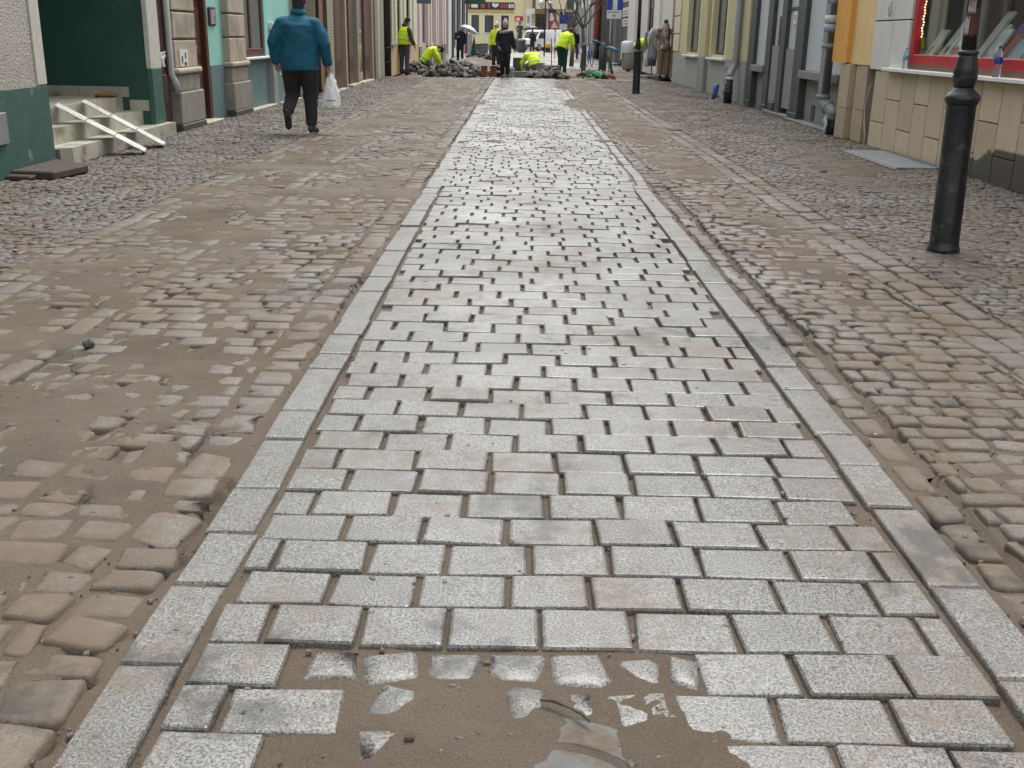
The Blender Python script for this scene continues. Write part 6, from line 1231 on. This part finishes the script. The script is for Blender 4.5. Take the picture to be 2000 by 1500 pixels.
person('worker in yellow jacket and green trousers standing, leaning over the soil', (1.35, 36.9, pz(1.35, 36.9) + 0.06), R(-30),
    dict(pel=(0, -.05, .93), mid=(.02, .03, 1.09), chest=(.05, .14, 1.26), neck=(.08, .26, 1.36), head=(.10, .36, 1.42), look=(0, .8, -.8), shl=(-.14, .16, 1.32), shr=(.24, .16, 1.30), ell=(-.17, .26, 1.05), elr=(.30, .18, 1.02), wrl=(-.05, .38, .9), wrr=(.22, .32, .86),
         knl=(-.07, .03, .48), knr=(.07, .06, .49)),
    m_yhv, cloth('bottle green trousers', (0.008, 0.048, 0.035), (0.006, 0.035, 0.026)), None, hat=(cloth('dark green cap', (0.03, 0.05, 0.04)), 'cap'), bulk=1.12, group='site workers in high visibility clothing')
person('worker bending behind the far lamp post in yellow top and tan trousers', (4.02, 37.6, 0.03), R(-70),
    dict(pel=(0, -.12, .92), mid=(0, .0, 1.05), chest=(0, .2, 1.12), neck=(0, .38, 1.06), head=(0, .5, .98), look=(0, .3, -1), shl=(-.18, .24, 1.12), shr=(.18, .24, 1.12), ell=(-.2, .34, .86), elr=(.2, .34, .86), wrl=(-.12, .44, .62), wrr=(.12, .44, .62)),
    m_yhv, cloth('tan work trousers', (0.30, 0.22, 0.15)), None, hat=(MATS['dark green cap'], 'plain'), group='site workers in high visibility clothing', vest=None)
person('worker with yellow sleeves half hidden behind the walking woman', (-1.0, 42.5, pz(-1.0, 42.5)), R(150), dict(ell=(-.3, .06, 1.2), wrl=(-.36, .2, 1.05)),
    m_yhv, m_gtr, None, hat=(cloth('white hard hat', (0.62, 0.64, 0.60)), 'cap'), bulk=1.15, group='site workers in high visibility clothing')
u1, Ju, mu = person('person in dark blue coat carrying a red bag under a pale umbrella', (-2.92, 52.0, far_z(52)), R(180), dict(wrr=(.12, .22, 1.2), elr=(.24, .06, 1.14)), m_navy, m_dkcl, None, hair=cloth('brown hair', (0.10, 0.06, 0.04)), coat=.28, vox=0.022, scale=.97)
def umbrella(x, y, z, r, tilt, mat, label):
    t_ = thing('umbrella', label, 'umbrella', (x, y, z - .75)); m4 = Matrix.Translation((x, y, z)) @ Euler(tilt).to_matrix().to_4x4(); n = 16; q = MB()
    for j in range(6):
        ph = j / 5 * 1.15
        for k in range(n):
            a = 6.2832 * k / n; rr_ = r * math.sin(ph) / math.sin(1.15) * (1 - .05 * (k % 2) * (j / 5)); q.v.append((rr_ * math.cos(a), rr_ * math.sin(a), r * .75 * (math.cos(ph) - math.cos(1.15))))
    q.f = [(j * n + k, j * n + (k + 1) % n, (j + 1) * n + (k + 1) % n, (j + 1) * n + k) for j in range(5) for k in range(n)]
    q.xf(m4).obj('canopy', mat, t_, smooth=False); MB().tube([(0, 0, r * .4), (0, 0, -.7)], .009, 6).xf(m4).obj('shaft', m_black, t_)
    for k in range(0, n, 2):
        a = 6.2832 * k / n; MB().tube([(0, 0, .02), (r * .9 * math.cos(a), r * .9 * math.sin(a), .01)], .004, 4).xf(m4).obj('rib', m_dp_w, t_)
umbrella(-2.52, 51.7, 1.45, .46, (R(-10), R(22), 0), M('pale blue grey umbrella', (0.50, 0.56, 0.62), (0.44, 0.50, 0.56), 4.0, 0.5), 'pale blue grey umbrella held tilted over the pavement')
tag(MB().box(-2.70, -2.58, 51.6, 51.7, .42, .78).obj('shoulder_bag', M('red leather', (0.30, 0.05, 0.035), None, 5.0, 0.5), None, bevel=.03, loc=(-2.64, 51.65, .42)), 'red shoulder bag beside the dark blue coat', 'bag')
person('distant person in black coat under a dark umbrella on the square', (0.80, 87.0, far_z(87)), R(170), dict(wrr=(.1, .2, 1.25), elr=(.22, .05, 1.15)), m_dkcl, m_dkcl, None, hair=MATS['brown hair'], coat=.3, vox=0.025)
umbrella(0.62, 86.9, far_z(87) + 1.80, .62, (R(-6), R(-6), 0), M('dark grey umbrella', (0.03, 0.028, 0.04), (0.045, 0.04, 0.055), 4.0, 0.5), 'dark grey umbrella over the distant person in black')
person('distant walker in dark jacket and jeans passing the bare trees', (3.08, 64.5, far_z(64.5)), R(-160), dict(knl=(-.10, .14, .50), anl=(-.11, .10, .1), toel=(-.12, .27, .06), knr=(.1, .0, .5), anr=(.11, -.22, .14), toer=(.11, -.08, .03)), m_navy, cloth('blue jeans', (0.03, 0.05, 0.11)), None, hair=cloth('auburn hair', (0.14, 0.06, 0.035)), coat=.1, vox=0.022)
